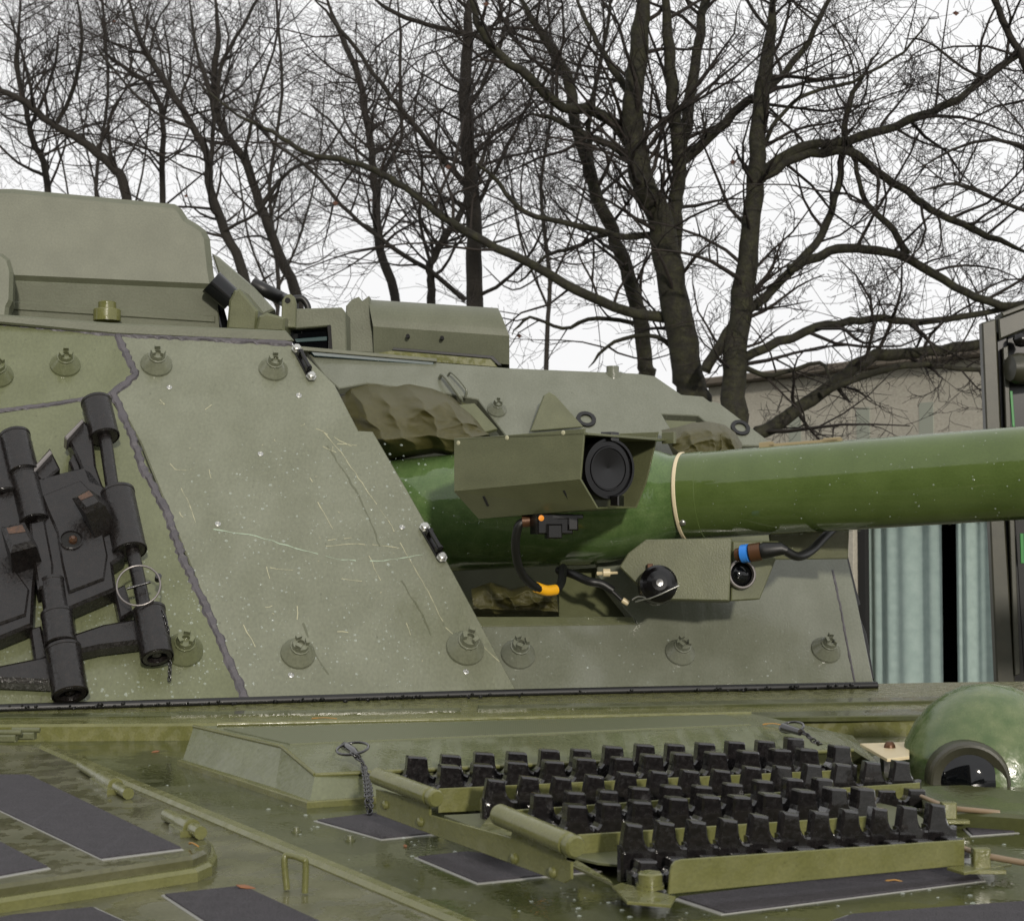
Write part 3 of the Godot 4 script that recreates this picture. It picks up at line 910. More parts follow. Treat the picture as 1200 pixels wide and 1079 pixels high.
	# opening below the gun: olive lining and ribs
	plate("slot_lining", outline(func(x, y, h): return far_plate(x, y, -.07), [655, 668, 700, 664, 748, 729, 655, 731]), n2, .02, .002, M.hood_paint, tank)
	plate("slot_sill", outline(func(x, y, h): return far_plate(x, y, .004), [548, 722, 742, 722, 746, 731, 552, 734]), n2, .03, .003, M.hood_paint, tank)

func build_gun(tank: Node3D) -> void:
	var k := 4.72 / FOCAL
	var u := func(px: float) -> float:       # distance along the barrel's axis for a picture column
		var lo := -2.0
		var hi := 2.0
		for s in 40:
			var m := (lo + hi) * .5
			var q := gun_a + gun_dir * m - CAM
			if MID.x + FOCAL * q.x / q.dot(fwd) < px: lo = m
			else: hi = m
		return lo
	var r := 51.5 * k
	var b := Acc.new()
	lathe(b, gun_a, gun_dir, [Vector2(u.call(800), r * .9), Vector2(u.call(801), r), Vector2(u.call(826), r), Vector2(u.call(826.5), r * .985), Vector2(u.call(1200), r * .985), Vector2(2.6, r * .97), Vector2(2.6, r * .62), Vector2(2.3, r * .6), Vector2(2.3, 0)], 64)
	var gun := part("gun_barrel", b, M.gun_paint, tank, "long smooth green gun barrel")
	var bd := Acc.new()
	var s := float(u.call(803))
	lathe(bd, gun_a, gun_dir, [Vector2(s - .007, r * .9), Vector2(s - .006, r * 1.0), Vector2(s - .003, r * 1.02), Vector2(s + .004, r * 1.02), Vector2(s + .006, r * 1.0)], 64)
	part("retaining_band", bd, M.cream, gun, "cream coloured band round the barrel root")
	# rivet and strap
	var x := side_axis(gun_dir)
	var y := gun_dir.cross(x)
	var face := (CAM - gun_a).normalized()
	face = (face - gun_dir * face.dot(gun_dir)).normalized()
	var up2 := gun_dir.cross(face).normalized()
	if up2.y < 0: up2 = -up2
	var rd := (face * .78 - up2 * .55).normalized()
	var rv := Acc.new()
	lathe(rv, gun_a + gun_dir * float(u.call(809)) + rd * r, rd, [Vector2(-.002, .010), Vector2(.003, .009), Vector2(.006, .005), Vector2(.0065, 0)], 14, true)
	part("rivet", rv, M.bright_zinc, gun)
	var st := Acc.new()
	var top := (up2 * .97 - face * .2).normalized()
	for e in [[893.0, 910.0, .013, 0], [905.0, 985.0, .006, 1], [968.0, 990.0, .010, 1]]:
		var q0 := gun_a + gun_dir * float(u.call(e[0])) + top * r * .995
		var q1 := gun_a + gun_dir * float(u.call(e[1])) + top * r * .995
		box(st, (q0 + q1) * .5, (q1 - q0) * .5, top.cross(gun_dir) * .02, top * e[2], .003)
	part("strap", st, M.webbing, gun)
	drops(gun, func(g):
		var th2: float = g.randf_range(-1.2, 1.3)
		var dd2 := face * cos(th2) + up2 * sin(th2)
		return gun_a + gun_dir * float(lerpf(u.call(830), u.call(1200), g.randf())) + dd2 * r * .985, face, 160, .0030, 19)
	drops(gun, func(g):
		return gun_a + gun_dir * float(lerpf(u.call(812), u.call(1200), g.randf())) - up2 * r * 1.0 + face * .01, -up2, 45, .006, 20)
	# thick rounded mantlet the barrel grows out of
	var mt := Acc.new()
	var R := 69.0 * k * 1.05
	lathe(mt, gun_a, gun_dir, [Vector2(u.call(430), R * .97), Vector2(u.call(520), R), Vector2(u.call(640), R), Vector2(u.call(685), R * 1.02), Vector2(u.call(715), R * .985), Vector2(u.call(738), R * .92), Vector2(u.call(758), R * .84), Vector2(u.call(775), R * .775), Vector2(u.call(790), r * .97), Vector2(u.call(803), r * .96)], 64, true)
	var mant := part("gun_mantlet", mt, M.mantlet_paint, tank, "glossy dark green rounded gun mantlet")
	drops(mant, func(g):
		var th: float = g.randf_range(-.9, .9)
		var dd := face * cos(th) + up2 * sin(th)
		return gun_a + gun_dir * float(lerpf(u.call(540), u.call(680), g.randf())) + dd * R * 1.0, face, 90, .0035, 9)
	# sight in its folded sheet metal hood
	var f0 := at(685, 502, 4.14)
	var b0 := at(532, 515, 4.39)
	var ax := Vector3(f0.x - b0.x, 0, f0.z - b0.z).normalized()
	var n := upright(f0, f0 - ax)
	var w := .383
	var back := -n * w
	var side := func(px: float, py: float) -> Vector3: return on(px, py, f0, n)
	var A0: Vector3 = side.call(532, 515)
	var A1: Vector3 = side.call(532, 576)
	var C0: Vector3 = side.call(685, 502)
	var C1: Vector3 = side.call(680, 562)
	var hood := Acc.new()
	var th := .006
	prism(hood, [A0, C0, C1, A1], n, th, .001)
	# lower fold: leans in under the sight
	var D1 := at(700, 596, 4.19)
	var D0 := at(561, 608, 4.43)
	var nn := (C1 - A1).cross(D0 - A1).normalized()
	if nn.dot(CAM - A1) < 0: nn = -nn
	hood.tri(A1, C1, D1, nn)
	hood.tri(A1, D1, D0, nn)
	hood.tri(A1 - nn * th, C1 - nn * th, D1 - nn * th, -nn)
	hood.tri(A1 - nn * th, D1 - nn * th, D0 - nn * th, -nn)
	hood.quad(C1, D1, D1 - nn * th, C1 - nn * th, ax)
	hood.quad(D0, D1, D1 - nn * th, D0 - nn * th, Vector3.DOWN)
	hood.quad(A1, D0, D0 - nn * th, A1 - nn * th, -ax)
	# roof with a visor, far side and floor
	var lift := Vector3(0, .004, 0)
	prism(hood, [A0 + lift, C0 + lift + ax * .01, C0 + back + ax * .03 + lift, A0 + back + lift], Vector3.UP, .006, .001)
	var G0 := on(771, 506, C0 + back, n)
	var G1 := on(757, 565, C0 + back, n)
	var G2 := on(745, 595, C0 + back, n)
	prism(hood, [G0, G1, G2, G2 - ax * .24, G0 - ax * .24], n, th, .001)
	hood.quad(D0, D1, G2, G2 - ax * .28, Vector3.DOWN)
	hood.quad(D0 + lift, D1 + lift, G2 + lift, G2 - ax * .28 + lift, Vector3.UP)
	hood.quad(D1, G2, G2 + lift, D1 + lift, ax)
	var lip := C0 + back + ax * .035
	box(hood, lip + Vector3(0, -.008, 0), ax * .02, Vector3(0, .016, 0), n * .006, .001)
	var sight := part("sight_hood", hood, M.hood_paint, tank, "folded olive sheet metal hood over the sight")
	for q in [[567.0, 581.0, 572.0, 592.0], [661.0, 574.0, 668.0, 588.0]]:
		var sl := Acc.new()
		var q0 := on(q[0], q[1], A1, nn)
		var q1 := on(q[2], q[3], A1, nn)
		tube(sl, [q0, q1], [.0042], 8)
		part("slot", sl, M.interior, sight)
	for q in [[537, 519], [594, 513], [660, 507]]:
		var ch := Acc.new()
		lathe(ch, side.call(q[0], q[1]), n, [Vector2(0, .007), Vector2(.002, .005), Vector2(.003, 0)], 7)
		part("worn_rivet", ch, M.scratch, sight)
	# lens barrel with its black cap
	var lc := at(715, 549, 4.25)
	var ld := (ax * .76 + (CAM - lc).normalized() * .5).normalized()
	var lens := Acc.new()
	var lr := 37.0 * 4.25 / FOCAL
	lathe(lens, lc - ld * .26, ld, [Vector2(0, lr * .9), Vector2(.06, lr * .95), Vector2(.20, lr), Vector2(.25, lr), Vector2(.26, lr * .96), Vector2(.26, lr * .88), Vector2(.253, lr * .86), Vector2(.253, lr * .72), Vector2(.256, lr * .70), Vector2(.256, lr * .66), Vector2(.253, lr * .64), Vector2(.250, 0)], 44)
	var cap := part("lens_cap", lens, M.lens_black, sight)
	var hk := Acc.new()
	box(hk, lc + Vector3(-.005, lr * 1.02, 0), ld * .02, Vector3(0, .012, 0), n * .018, .003)
	part("cap_latch", hk, M.black_plastic, sight)
	hk = Acc.new()
	box(hk, lc + Vector3(.015, -lr * 1.02, 0), ld * .015, Vector3(0, .014, 0), n * .014, .003)
	part("cap_latch", hk, M.black_plastic, sight)
	# connector block and cable
	var cc := at(646, 614, 4.33)
	var cb := Acc.new()
	box(cb, cc, Vector3(.048, 0, -.02), Vector3(0, .028, 0), Vector3(.01, 0, .03), .004)
	box(cb, cc + Vector3(.005, -.02, .03), Vector3(.02, 0, -.008), Vector3(0, .02, 0), Vector3(.004, 0, .014), .004)
	box(cb, cc + Vector3(.055, .004, .0), Vector3(.014, 0, -.006), Vector3(0, .022, 0), Vector3(.004, 0, .022), .004)
	box(cb, cc + Vector3(.03, .02, .0), Vector3(.05, 0, -.02), Vector3(0, .006, 0), Vector3(.004, 0, .02), .002)
	var con := part("connector", cb, M.black_plastic, sight)
	var dot := Acc.new()
	lathe(dot, at(634, 607, 4.286), Vector3(.3, 0, 1), [Vector2(-.006, .008), Vector2(.003, .008), Vector2(.004, 0)], 16)
	part("orange_dot", dot, M.orange, sight)
	var fer := Acc.new()
	tube(fer, [at(624, 610, 4.36), at(612, 611, 4.36)], [.017, .017], 14)
	part("ferrule", fer, M.brown_metal, sight)
	var cab := Acc.new()
	var cp := [at(614, 611, 4.36), at(607, 618, 4.36), at(604, 640, 4.38), at(608, 664, 4.42), at(619, 681, 4.46), at(635, 691, 4.5), at(650, 691, 4.54), at(658, 682, 4.6), at(660, 665, 4.7)]
	tube(cab, smooth_path(cp, 5), [.0125], 12)
	var cable := part("cable", cab, M.rubber, tank, "black looping cable below the sight hood")
	var tg := Acc.new()
	tube(tg, smooth_path([at(628, 688, 4.49), at(640, 692, 4.51), at(651, 691, 4.535)], 3), [.0155], 14)
	part("cable_tag", tg, M.yellow, cable)
	var c2 := Acc.new()
	tube(c2, smooth_path([at(655, 668, 4.75), at(672, 673, 4.66), at(690, 681, 4.62), at(705, 684, 4.62), at(718, 692, 4.62)], 5), [.013], 12)
	tube(c2, smooth_path([at(706, 684, 4.62), at(720, 695, 4.62), at(732, 707, 4.62)], 4), [.006], 8)
	var cb2 := part("cable", c2, M.rubber, tank, "short black cable under the mantlet")
	var wf := Acc.new()
	tube(wf, [at(700, 672, 4.60), at(724, 671, 4.58)], [.006, .004], 10)
	lathe(wf, at(711, 671, 4.59), Vector3(1, 0, 0), [Vector2(-.012, 0), Vector2(-.010, .012), Vector2(.010, .012), Vector2(.012, 0)], 12)
	lathe(wf, at(733, 705, 4.60), Vector3(1, -.6, 0), [Vector2(-.012, 0), Vector2(-.010, .009), Vector2(.010, .009), Vector2(.012, 0)], 10)
	part("cable_fitting", wf, M.pale_plate, cb2)
	# lower instrument bracket with two caps
	var bp := at(790, 668, 4.52)
	var bn := Vector3(-.12, .1, 1).normalized()
	var onb := func(px: float, py: float, h: float) -> Vector3: return on(px, py, bp + bn * h, bn)
	var br := plate("instrument_bracket", outline(onb, [757, 632, 858, 630, 855, 704, 764, 702, 726, 664, 736, 648]), bn, .11, .003, M.hood_paint, tank, "olive bracket below the barrel holding two round caps")
	var wn := Vector3(.25, .1, 1).normalized()
	var wp: Vector3 = onb.call(857, 668, -.03)
	plate("bracket_wing", outline(func(x, y, h): return on(x, y, wp, wn), [859, 634, 913, 634, 912, 650, 891, 702, 857, 704]), wn, .05, .003, M.hood_paint, br)
	var ib := Acc.new()
	var ic: Vector3 = onb.call(772, 684, .05)
	var idr := (bn + Vector3(.15, .1, 0)).normalized()
	lathe(ib, ic - idr * .07, idr, [Vector2(0, .053), Vector2(.03, .055), Vector2(.032, .049), Vector2(.040, .049), Vector2(.042, .055), Vector2(.052, .055), Vector2(.054, .051), Vector2(.058, .051), Vector2(.060, .055), Vector2(.072, .054), Vector2(.079, .047), Vector2(.086, .036), Vector2(.091, .022), Vector2(.093, .010), Vector2(.0935, 0)], 32)
	part("round_cap", ib, M.lens_black, br)
	var or_ := Acc.new()
	box(or_, onb.call(762, 668, .012), Vector3(.008, 0, 0), Vector3(0, .018, 0), bn * .01, .002)
	part("cap_tab", or_, M.brown_metal, br)
	var wi := Acc.new()
	tube(wi, smooth_path([onb.call(741, 703, .02), onb.call(748, 699, .03), onb.call(757, 701, .06), onb.call(745, 705, .02)], 4), [.0025], 6)
	tube(wi, smooth_path([onb.call(748, 703, .02), onb.call(765, 700, .085), onb.call(796, 686, .085)], 4), [.0022], 6)
	part("retaining_wire", wi, M.bright_zinc, br)
	var l2 := Acc.new()
	var lcen := on(868, 673, wp + wn * .006, wn)
	lathe(l2, lcen - wn * .02, wn, [Vector2(0, .043), Vector2(.032, .043), Vector2(.035, .040), Vector2(.035, .036), Vector2(.024, .034)], 30)
	part("lens_ring", l2, M.worn_steel, br)
	var l3 := Acc.new()
	lathe(l3, lcen - wn * .01, wn, [Vector2(.004, .037), Vector2(.014, .030), Vector2(.022, .018), Vector2(.025, .008), Vector2(.0255, 0)], 26, true)
	part("lens_glass", l3, M.dark_glass, br)
	var plug := Acc.new()
	tube(plug, [at(863, 650, 4.5), at(871, 649, 4.49)], [.018, .020], 14)
	tube(plug, [at(879, 648, 4.48), at(892, 646, 4.47)], [.026, .026], 16)
	var pg := part("plug", plug, M.brown_metal, br)
	var bl := Acc.new()
	tube(bl, [at(870, 649, 4.49), at(878, 648, 4.48)], [.0262, .0262], 16)
	part("blue_ring", bl, M.blue, br)
	var c3 := Acc.new()
	tube(c3, [at(892, 646, 4.47), at(896, 645, 4.46), at(915, 643, 4.46), at(922, 645, 4.46)], [.021, .024, .019, .012], 14)
	tube(c3, smooth_path([at(920, 645, 4.46), at(935, 652, 4.48), at(950, 646, 4.55), at(966, 630, 4.62), at(985, 612, 4.7)], 5), [.013], 10)
	part("cable", c3, M.rubber, tank, "black cable with blue ringed plug under the barrel")
	var un := Vector3(-.1, -.1, 1).normalized()
	plate("under_plate", outline(func(x, y, h): return on(x, y, at(950, 640, 4.72), un), [900, 615, 996, 612, 994, 655, 905, 656]), un, .03, .003, M.hood_paint, tank)

func build_roof(tank: Node3D) -> void:
	# roof edges over the two plates
	var d := (near_plate(200, 395) - CAM).dot(fwd)
	var rp := near_plate(200, 390, .012)
	var rn := Vector3(n1.x, 0, n1.z).normalized()
	var onr := func(x, y, h): return on(x, y, rp + rn * h, rn)
	plate("roof_edge", outline(onr, [-190, 354, 0, 368, 130, 378, 335, 387, 345, 399, 340, 401, 135, 392, 0, 379, -190, 365]), rn, .6, .006, M.top_paint, tank)
	var fn := Vector3(n2.x, 0, n2.z).normalized()
	var fp := far_plate(450, 418, .02)
	var onf := func(x, y, h): return on(x, y, fp + fn * h, fn)
	plate("roof_edge", outline(onf, [345, 405, 512, 420, 512, 424, 345, 410]), fn, .3, .002, M.top_paint, tank)
	plate("roof_edge_underside", outline(func(x, y, h): return on(x, y, fp - fn * .008, fn), [362, 410, 508, 423, 508, 428, 368, 417]), fn, .1, .002, M.dark_teal, tank)
	# big armoured hood at upper left: upright face, bent lower band, rounded top
	var hp := at(120, 300, 5.28)
	var hn := Vector3(.24, .10, 1).normalized()
	var onh := func(x, y, h): return on(x, y, hp + hn * h, hn)
	var hood := plate("cupola_hood", outline(onh, [-160, 205, 0, 219, 16, 219, 205, 237, 213, 243, 220, 254, 232, 261, 241, 268, 246, 278, 250, 316, 254, 340, -160, 322]), hn, .30, .022, M.top_paint, tank, "large armoured hood on the turret roof")
	var bn := (hn + Vector3(0, -.25, 0)).normalized()
	var bp: Vector3 = onh.call(120, 331, 0)
	var onb := func(x, y, h): return on(x, y, bp + bn * h, bn)
	plate("hood_skirt", outline(onb, [-160, 321, 253, 339, 259, 392, 0, 376, -160, 366]), bn, .2, .004, M.top_paint, hood)
	plate("hood_ledge", outline(onb, [-160, 342, 0, 352, 130, 361, 252, 370, 252, 378, 0, 362, -160, 351], .006), bn, .02, .003, M.top_paint, hood)
	var cr := Acc.new()
	var ck := at(-2, 322, 5.0)
	prism(cr, outline(func(x, y, h): return on(x, y, ck, hn), [-60, 290, 2, 296, 11, 303, 15, 318, 14, 352, 10, 360, 8, 378, -60, 374]), hn, .1, .012)
	part("side_bracket", cr, M.top_paint, tank)
	var kn := Acc.new()
	var kc: Vector3 = onb.call(125, 376, .1)
	var kk := 5.12 / FOCAL
	lathe(kn, kc, Vector3.UP, [Vector2(0, 16 * kk), Vector2(13 * kk, 16 * kk), Vector2(14 * kk, 15 * kk), Vector2(14 * kk, 10.5 * kk), Vector2(22 * kk, 10.5 * kk), Vector2(23 * kk, 9 * kk), Vector2(23 * kk, 0)], 24)
	part("roof_knob", kn, M.olive_paint, tank)
	# optics and brackets right of the hood
	var gp := at(262, 345, 5.350)
	var gl := Acc.new()
	tube(gl, [at(247, 330, 5.300), at(272, 352, 5.320)], [.045, .04], 18)
	tube(gl, [at(250, 352, 5.400), at(262, 395, 5.400)], [.028, .028], 14)
	part("glass_tube", gl, M.dark_glass, tank)
	plate("sloped_cover", outline(func(x, y, h): return on(x, y, at(270, 330, 5.460), Vector3(.1, .3, 1)), [248, 296, 256, 300, 298, 336, 322, 362, 300, 372, 262, 340]), Vector3(.1, .3, 1), .12, .006, M.far_paint, tank)
	var wd := Acc.new()
	var wf := [at(270, 345, 5.260), at(276, 338, 5.300), at(312, 366, 5.220), at(335, 372, 5.220), at(333, 388, 5.220), at(264, 388, 5.240)]
	prism(wd, [at(265, 386, 5.260), at(268, 352, 5.260), at(274, 340, 5.260), at(280, 338, 5.260), at(302, 364, 5.260), at(300, 388, 5.260)], fwd * -1.0, .2, .008)
	prism(wd, [at(298, 388, 5.240), at(303, 370, 5.240), at(312, 366, 5.240), at(334, 372, 5.240), at(333, 389, 5.240)], fwd * -1.0, .2, .008)
	part("periscope_block", wd, M.hood_paint, tank)
	var bk := Acc.new()
	var be := Vector3(0, 0, 1)
	prism(bk, outline(func(x, y, h): return on(x, y, at(337, 360, 5.320), be), [329, 384, 330, 352, 334, 346, 340, 344, 345, 348, 347, 356, 346, 384]), be, .02, .003)
	var bko := part("lifting_eye", bk, M.hood_paint, tank)
	var bh := Acc.new()
	lathe(bh, at(337, 352, 5.320), be, [Vector2(-.01, .0095), Vector2(.003, .0095), Vector2(.0032, 0)], 14)
	part("eye_hole", bh, M.interior, bko)
	var tb := Acc.new()
	tube(tb, smooth_path([at(296, 333, 5.500), at(312, 341, 5.500), at(330, 350, 5.560), at(342, 356, 5.460)], 4), [.024, .024], 12)
	tube(tb, smooth_path([at(344, 350, 5.460), at(354, 350, 5.460), at(360, 358, 5.460), at(361, 366, 5.460)], 4), [.012], 10)
	tube(tb, [at(347, 356, 5.400), at(348, 374, 5.400)], [.009], 8)
	part("black_hose", tb, M.rubber, tank)
	var vb := plate("vision_block", outline(func(x, y, h): return on(x, y, at(370, 390, 5.360), be), [336, 362, 400, 360, 405, 366, 406, 414, 388, 412, 386, 382, 336, 386]), be, .15, .004, M.top_paint, tank)
	plate("vision_glass", outline(func(x, y, h): return on(x, y, at(370, 390, 5.400), be), [335, 386, 384, 383, 385, 411, 345, 407]), be, .02, .001, M.dark_glass, vb)
	plate("glass_frame", outline(func(x, y, h): return on(x, y, at(370, 390, 5.360), be), [383, 381, 388, 381, 390, 412, 386, 412]), be, .02, .001, M.black_plastic, vb)
	plate("glass_sheen_strip", outline(func(x, y, h): return on(x, y, at(370, 396, 5.390), be), [345, 397, 383, 394, 383, 399, 347, 401]), be, .005, .001, M.dark_teal, vb)  # sheen on the glass, put in as a coloured strip
	# rounded periscope cover
	var d2 := 5.64
	var c0 := at(430, 346, d2)
	var c1 := at(576, 356, d2)
	var L := (c1 - c0)
	var low0 := at(438, 415, d2 - .02)
	var low1 := at(597, 427, d2 - .02)
	var pc := Acc.new()
	var prev := []
	var steps := 14
	for k in steps + 1:
		var t := float(k) / steps
		var th := t * PI * .5
		var row := []
		for e in 2:
			var top: Vector3 = c0 if e == 0 else c1 + Vector3(.02, 0, 0)
			var bot: Vector3 = low0 if e == 0 else low1
			var hgt := top.y - bot.y
			# quarter round over the upper half, then straight down
			var q := Vector3(lerpf(top.x, bot.x, 1 - cos(th * .999)), top.y - hgt * .55 * (1 - cos(th)), top.z - .12 + .16 * sin(th))
			row.append(q)
		if k > 0:
			var n0 := Vector3(0, cos(th - PI * .25 / steps), sin(th)).normalized()
			pc.quad(prev[0], prev[1], row[1], row[0], n0)
		prev = row
	pc.quad(prev[0], prev[1], low1, low0, Vector3(0, 0, 1))
	var bkz := Vector3(0, 0, -.3)
	pc.quad(c0 + Vector3(0, 0, -.12), c1 + Vector3(.02, 0, -.12), c1 + bkz, c0 + bkz, Vector3.UP)
	pc.quad(c1 + Vector3(.02, 0, -.12), prev[1], low1, c1 + bkz, Vector3(1, .1, 0))
	pc.tri(low1, low1 + bkz, c1 + bkz, Vector3(1, 0, 0))
	pc.quad(c0 + Vector3(0, 0, -.12), prev[0], low0, c0 + bkz, Vector3(-1, .1, 0))
	pc.quad(c0 + bkz, c1 + bkz, low1 + bkz, low0 + bkz, Vector3(0, 0, -1))
	var cov := part("periscope_cover", pc, M.top_paint, tank, "rounded periscope cover on the turret roof")
	prism(pc, [at(403, 412, 5.640), at(405, 358, 5.640), at(412, 350, 5.640), at(420, 347, 5.640), at(424, 352, 5.640), at(432, 346, 5.640), at(440, 414, 5.640)], be, .2, .004)
	cov.mesh = pc.mesh()
	for q in [[478, 394], [518, 396]]:
		var ho := Acc.new()
		lathe(ho, at(q[0], q[1], d2 - .052), be, [Vector2(-.02, .007), Vector2(.013, .007), Vector2(.0135, 0)], 12)
		part("bolt_hole", ho, M.interior, cov)
	var lp := Acc.new()
	prism(lp, [at(459, 410, 5.560), at(461, 407, 5.560), at(578, 417, 5.560), at(588, 428, 5.560), at(584, 428, 5.560), at(575, 420, 5.560)], be, .02, .001)
	part("cover_lip", lp, M.rubber, cov)
	plate("cover_foot", [at(440, 414, 5.560), at(459, 411, 5.560), at(575, 421, 5.560), at(583, 430, 5.560), at(440, 419, 5.560)], be, .02, .001, M.olive_paint, cov)

# ---------------------------------------------------------------- canvas
func cloth(px: Array, f: Callable, deep: Callable, cols: int, rows: int, cell: int) -> Acc:
	# px: corner list top-left, top-right, bottom-right, bottom-left plus outline bulge handled by deep(u, v)
	var a := Acc.new()
	var g := []
	for j in rows + 1:
		var row := []
		for i in cols + 1:
			var u := float(i) / cols
			var v := float(j) / rows
			var top: Vector2 = f.call(u, 0.0)
			var bot: Vector2 = f.call(u, 1.0)
			var q := top.lerp(bot, v)
			row.append(at(q.x, q.y, deep.call(u, v)))
		g.append(row)
	var nr := []
	for j in rows + 1:
		var row := []
		for i in cols + 1:
			var dx: Vector3 = g[j][mini(i + 1, cols)] - g[j][maxi(i - 1, 0)]
			var dy: Vector3 = g[mini(j + 1, rows)][i] - g[maxi(j - 1, 0)][i]
			var n := dx.cross(dy).normalized()
			if n.dot(CAM - g[j][i]) < 0: n = -n
			row.append(n)
		nr.append(row)
	for j in rows:
		for i in cols:
			a.tri_s(g[j][i], g[j][i + 1], g[j + 1][i + 1], nr[j][i], nr[j][i + 1], nr[j + 1][i + 1])
			a.tri_s(g[j][i], g[j + 1][i + 1], g[j + 1][i], nr[j][i], nr[j + 1][i + 1], nr[j + 1][i])
	return a

func curve_at(c: Array, u: float) -> Vector2:
	var k := clampf(u, 0, .9999) * (c.size() - 1)
	var i := int(k)
	return Vector2(c[i][0], c[i][1]).lerp(Vector2(c[i + 1][0], c[i + 1][1]), k - i)

func tarpaulins() -> void:
	var f := FastNoiseLite.new()
	f.seed = 17
	f.frequency = 1.0
	f.noise_type = FastNoiseLite.TYPE_SIMPLEX
	f.fractal_type = FastNoiseLite.FRACTAL_RIDGED
	f.fractal_octaves = 2
	var g := FastNoiseLite.new()
	g.seed = 23
	g.frequency = 1.0
	g.fractal_octaves = 2
	# folds: ridge lines in the cloth, each with a crest and a soft fall to both sides
	var lines := [[.10, 0.0, .24, .78, .06, .040], [.30, -.1, .37, .95, .075, .050], [.50, 0.0, .62, .98, .06, .050], [.70, .05, .82, .95, .07, .045], [.90, .2, .97, .95, .05, .04], [.18, .74, .98, .80, .05, .030], [.30, .90, .92, .95, .035, .026], [.44, .46, .70, .16, .05, .024], [.62, .62, .90, .40, .045, .022]]
	var folds := func(u: float, v: float, o: float) -> float:
		var p := Vector2(u, v) + Vector2(g.get_noise_2d(u * 2.5 + o, v * 2.5), g.get_noise_2d(u * 2.5 + 7.0, v * 2.5 + o)) * .05
		if o > 0.0: p.x = fposmod(p.x * .8 + o * .13, 1.0)
		var h := 0.0
		for l in lines:
			var q := Geometry2D.get_closest_point_to_segment(p, Vector2(l[0], l[1]), Vector2(l[2], l[3]))
			var d := p.distance_to(q) / (float(l[4]) * 1.5)
			h += float(l[5]) * exp(-pow(d, 1.1))
		return h * 1.25 - .03 + .004 * f.get_noise_2d(u * 3.0 + o, v * 2.0)
	var tops := [[396, 456], [412, 450], [430, 447], [455, 452], [480, 450], [505, 454], [530, 464], [550, 480], [566, 498]]
	var bots := [[380, 520], [430, 535], [462, 540], [490, 534], [510, 531], [530, 534], [545, 528], [562, 520], [575, 512]]
	var s := cloth([], func(u, v): return curve_at(tops if v < .5 else bots, u), func(u, v):
		var edge: float = pow(abs(v * 2 - 1), 4.0) * .16 + pow(abs(u * 2 - 1), 6.0) * .12
		return 5.10 - .16 * v + edge - folds.call(u, v, 0.0), 150, 80, 0)
	tag(obj("tarpaulin", s, M.canvas), "crumpled brown canvas cover stuffed in the slot left of the sight hood", "canvas cover")
	tops = [[775, 504], [795, 500], [812, 495], [832, 494], [850, 498], [862, 507], [870, 520]]
	bots = [[795, 545], [810, 545], [825, 545], [840, 545], [850, 545], [860, 545], [868, 545]]
	s = cloth([], func(u, v): return curve_at(tops if v < .5 else bots, u), func(u, v):
		var edge: float = pow(abs(v * 2 - 1), 4.0) * .12 + pow(abs(u * 2 - 1), 6.0) * .08
		return 5.04 - .06 * v + edge - folds.call(u, v, 4.0) * .8, 80, 50, 0)
	tag(obj("tarpaulin", s, M.canvas), "smaller piece of brown canvas showing in the slot behind the barrel root", "canvas cover")
	tops = [[552, 690], [575, 682], [600, 690], [625, 684], [652, 694]]
	bots = [[556, 722], [580, 724], [605, 722], [630, 724], [655, 722]]
	s = cloth([], func(u, v): return curve_at(tops if v < .5 else bots, u), func(u, v):
		var edge: float = pow(abs(v * 2 - 1), 4.0) * .1
		return 4.78 + edge - folds.call(u, v, 9.0) * .7, 80, 40, 0)
	tag(obj("tarpaulin", s, M.canvas), "dark folds of canvas in the opening under the green mantlet", "canvas cover")

# ---------------------------------------------------------------- spare track links on the near plate
func rod_on(a: Acc, x0, y0, x1, y1, h0: float, h1: float, r: float, sides := 20) -> void:
	tube(a, [near_plate(x0, y0, h0), near_plate(x1, y1, h1)], [r, r], sides)

func barrel(parent: Node3D, called: String, x0, y0, x1, y1, h: float, r: float, m: Material, hollow := false) -> MeshInstance3D:
	var a := Acc.new()
	var p := near_plate(x0, y0, h)
	var q := near_plate(x1, y1, h)
	var l := (q - p).length()
	var prof := [Vector2(0, 0), Vector2(0, r * .85), Vector2(.006, r), Vector2(l - .006, r), Vector2(l, r * .88)]
	if hollow:
		prof += [Vector2(l, r * .62), Vector2(l - .02, r * .6), Vector2(l - .02, r * .3), Vector2(l - .008, r * .28), Vector2(l - .008, 0)]
	else:
		prof += [Vector2(l, 0)]
	lathe(a, p, q - p, prof, 28)
	var o := part(called, a, m, parent)
	if l > .08:
		for e in [.0, l - .012]:
			var ca := Acc.new()
			lathe(ca, p, q - p, [Vector2(e + .001, r * .97), Vector2(e + .002, r * 1.035), Vector2(e + .010, r * 1.035), Vector2(e + .012, r * .98)], 28)
			obj("collar", ca, m, o)
	return o

func bar(parent: Node3D, called: String, c: Array, h: float, t: float, m: Material, bev := .006) -> MeshInstance3D:
	return plate(called, outline(near_plate, c, h), n1, t, bev, m, parent)

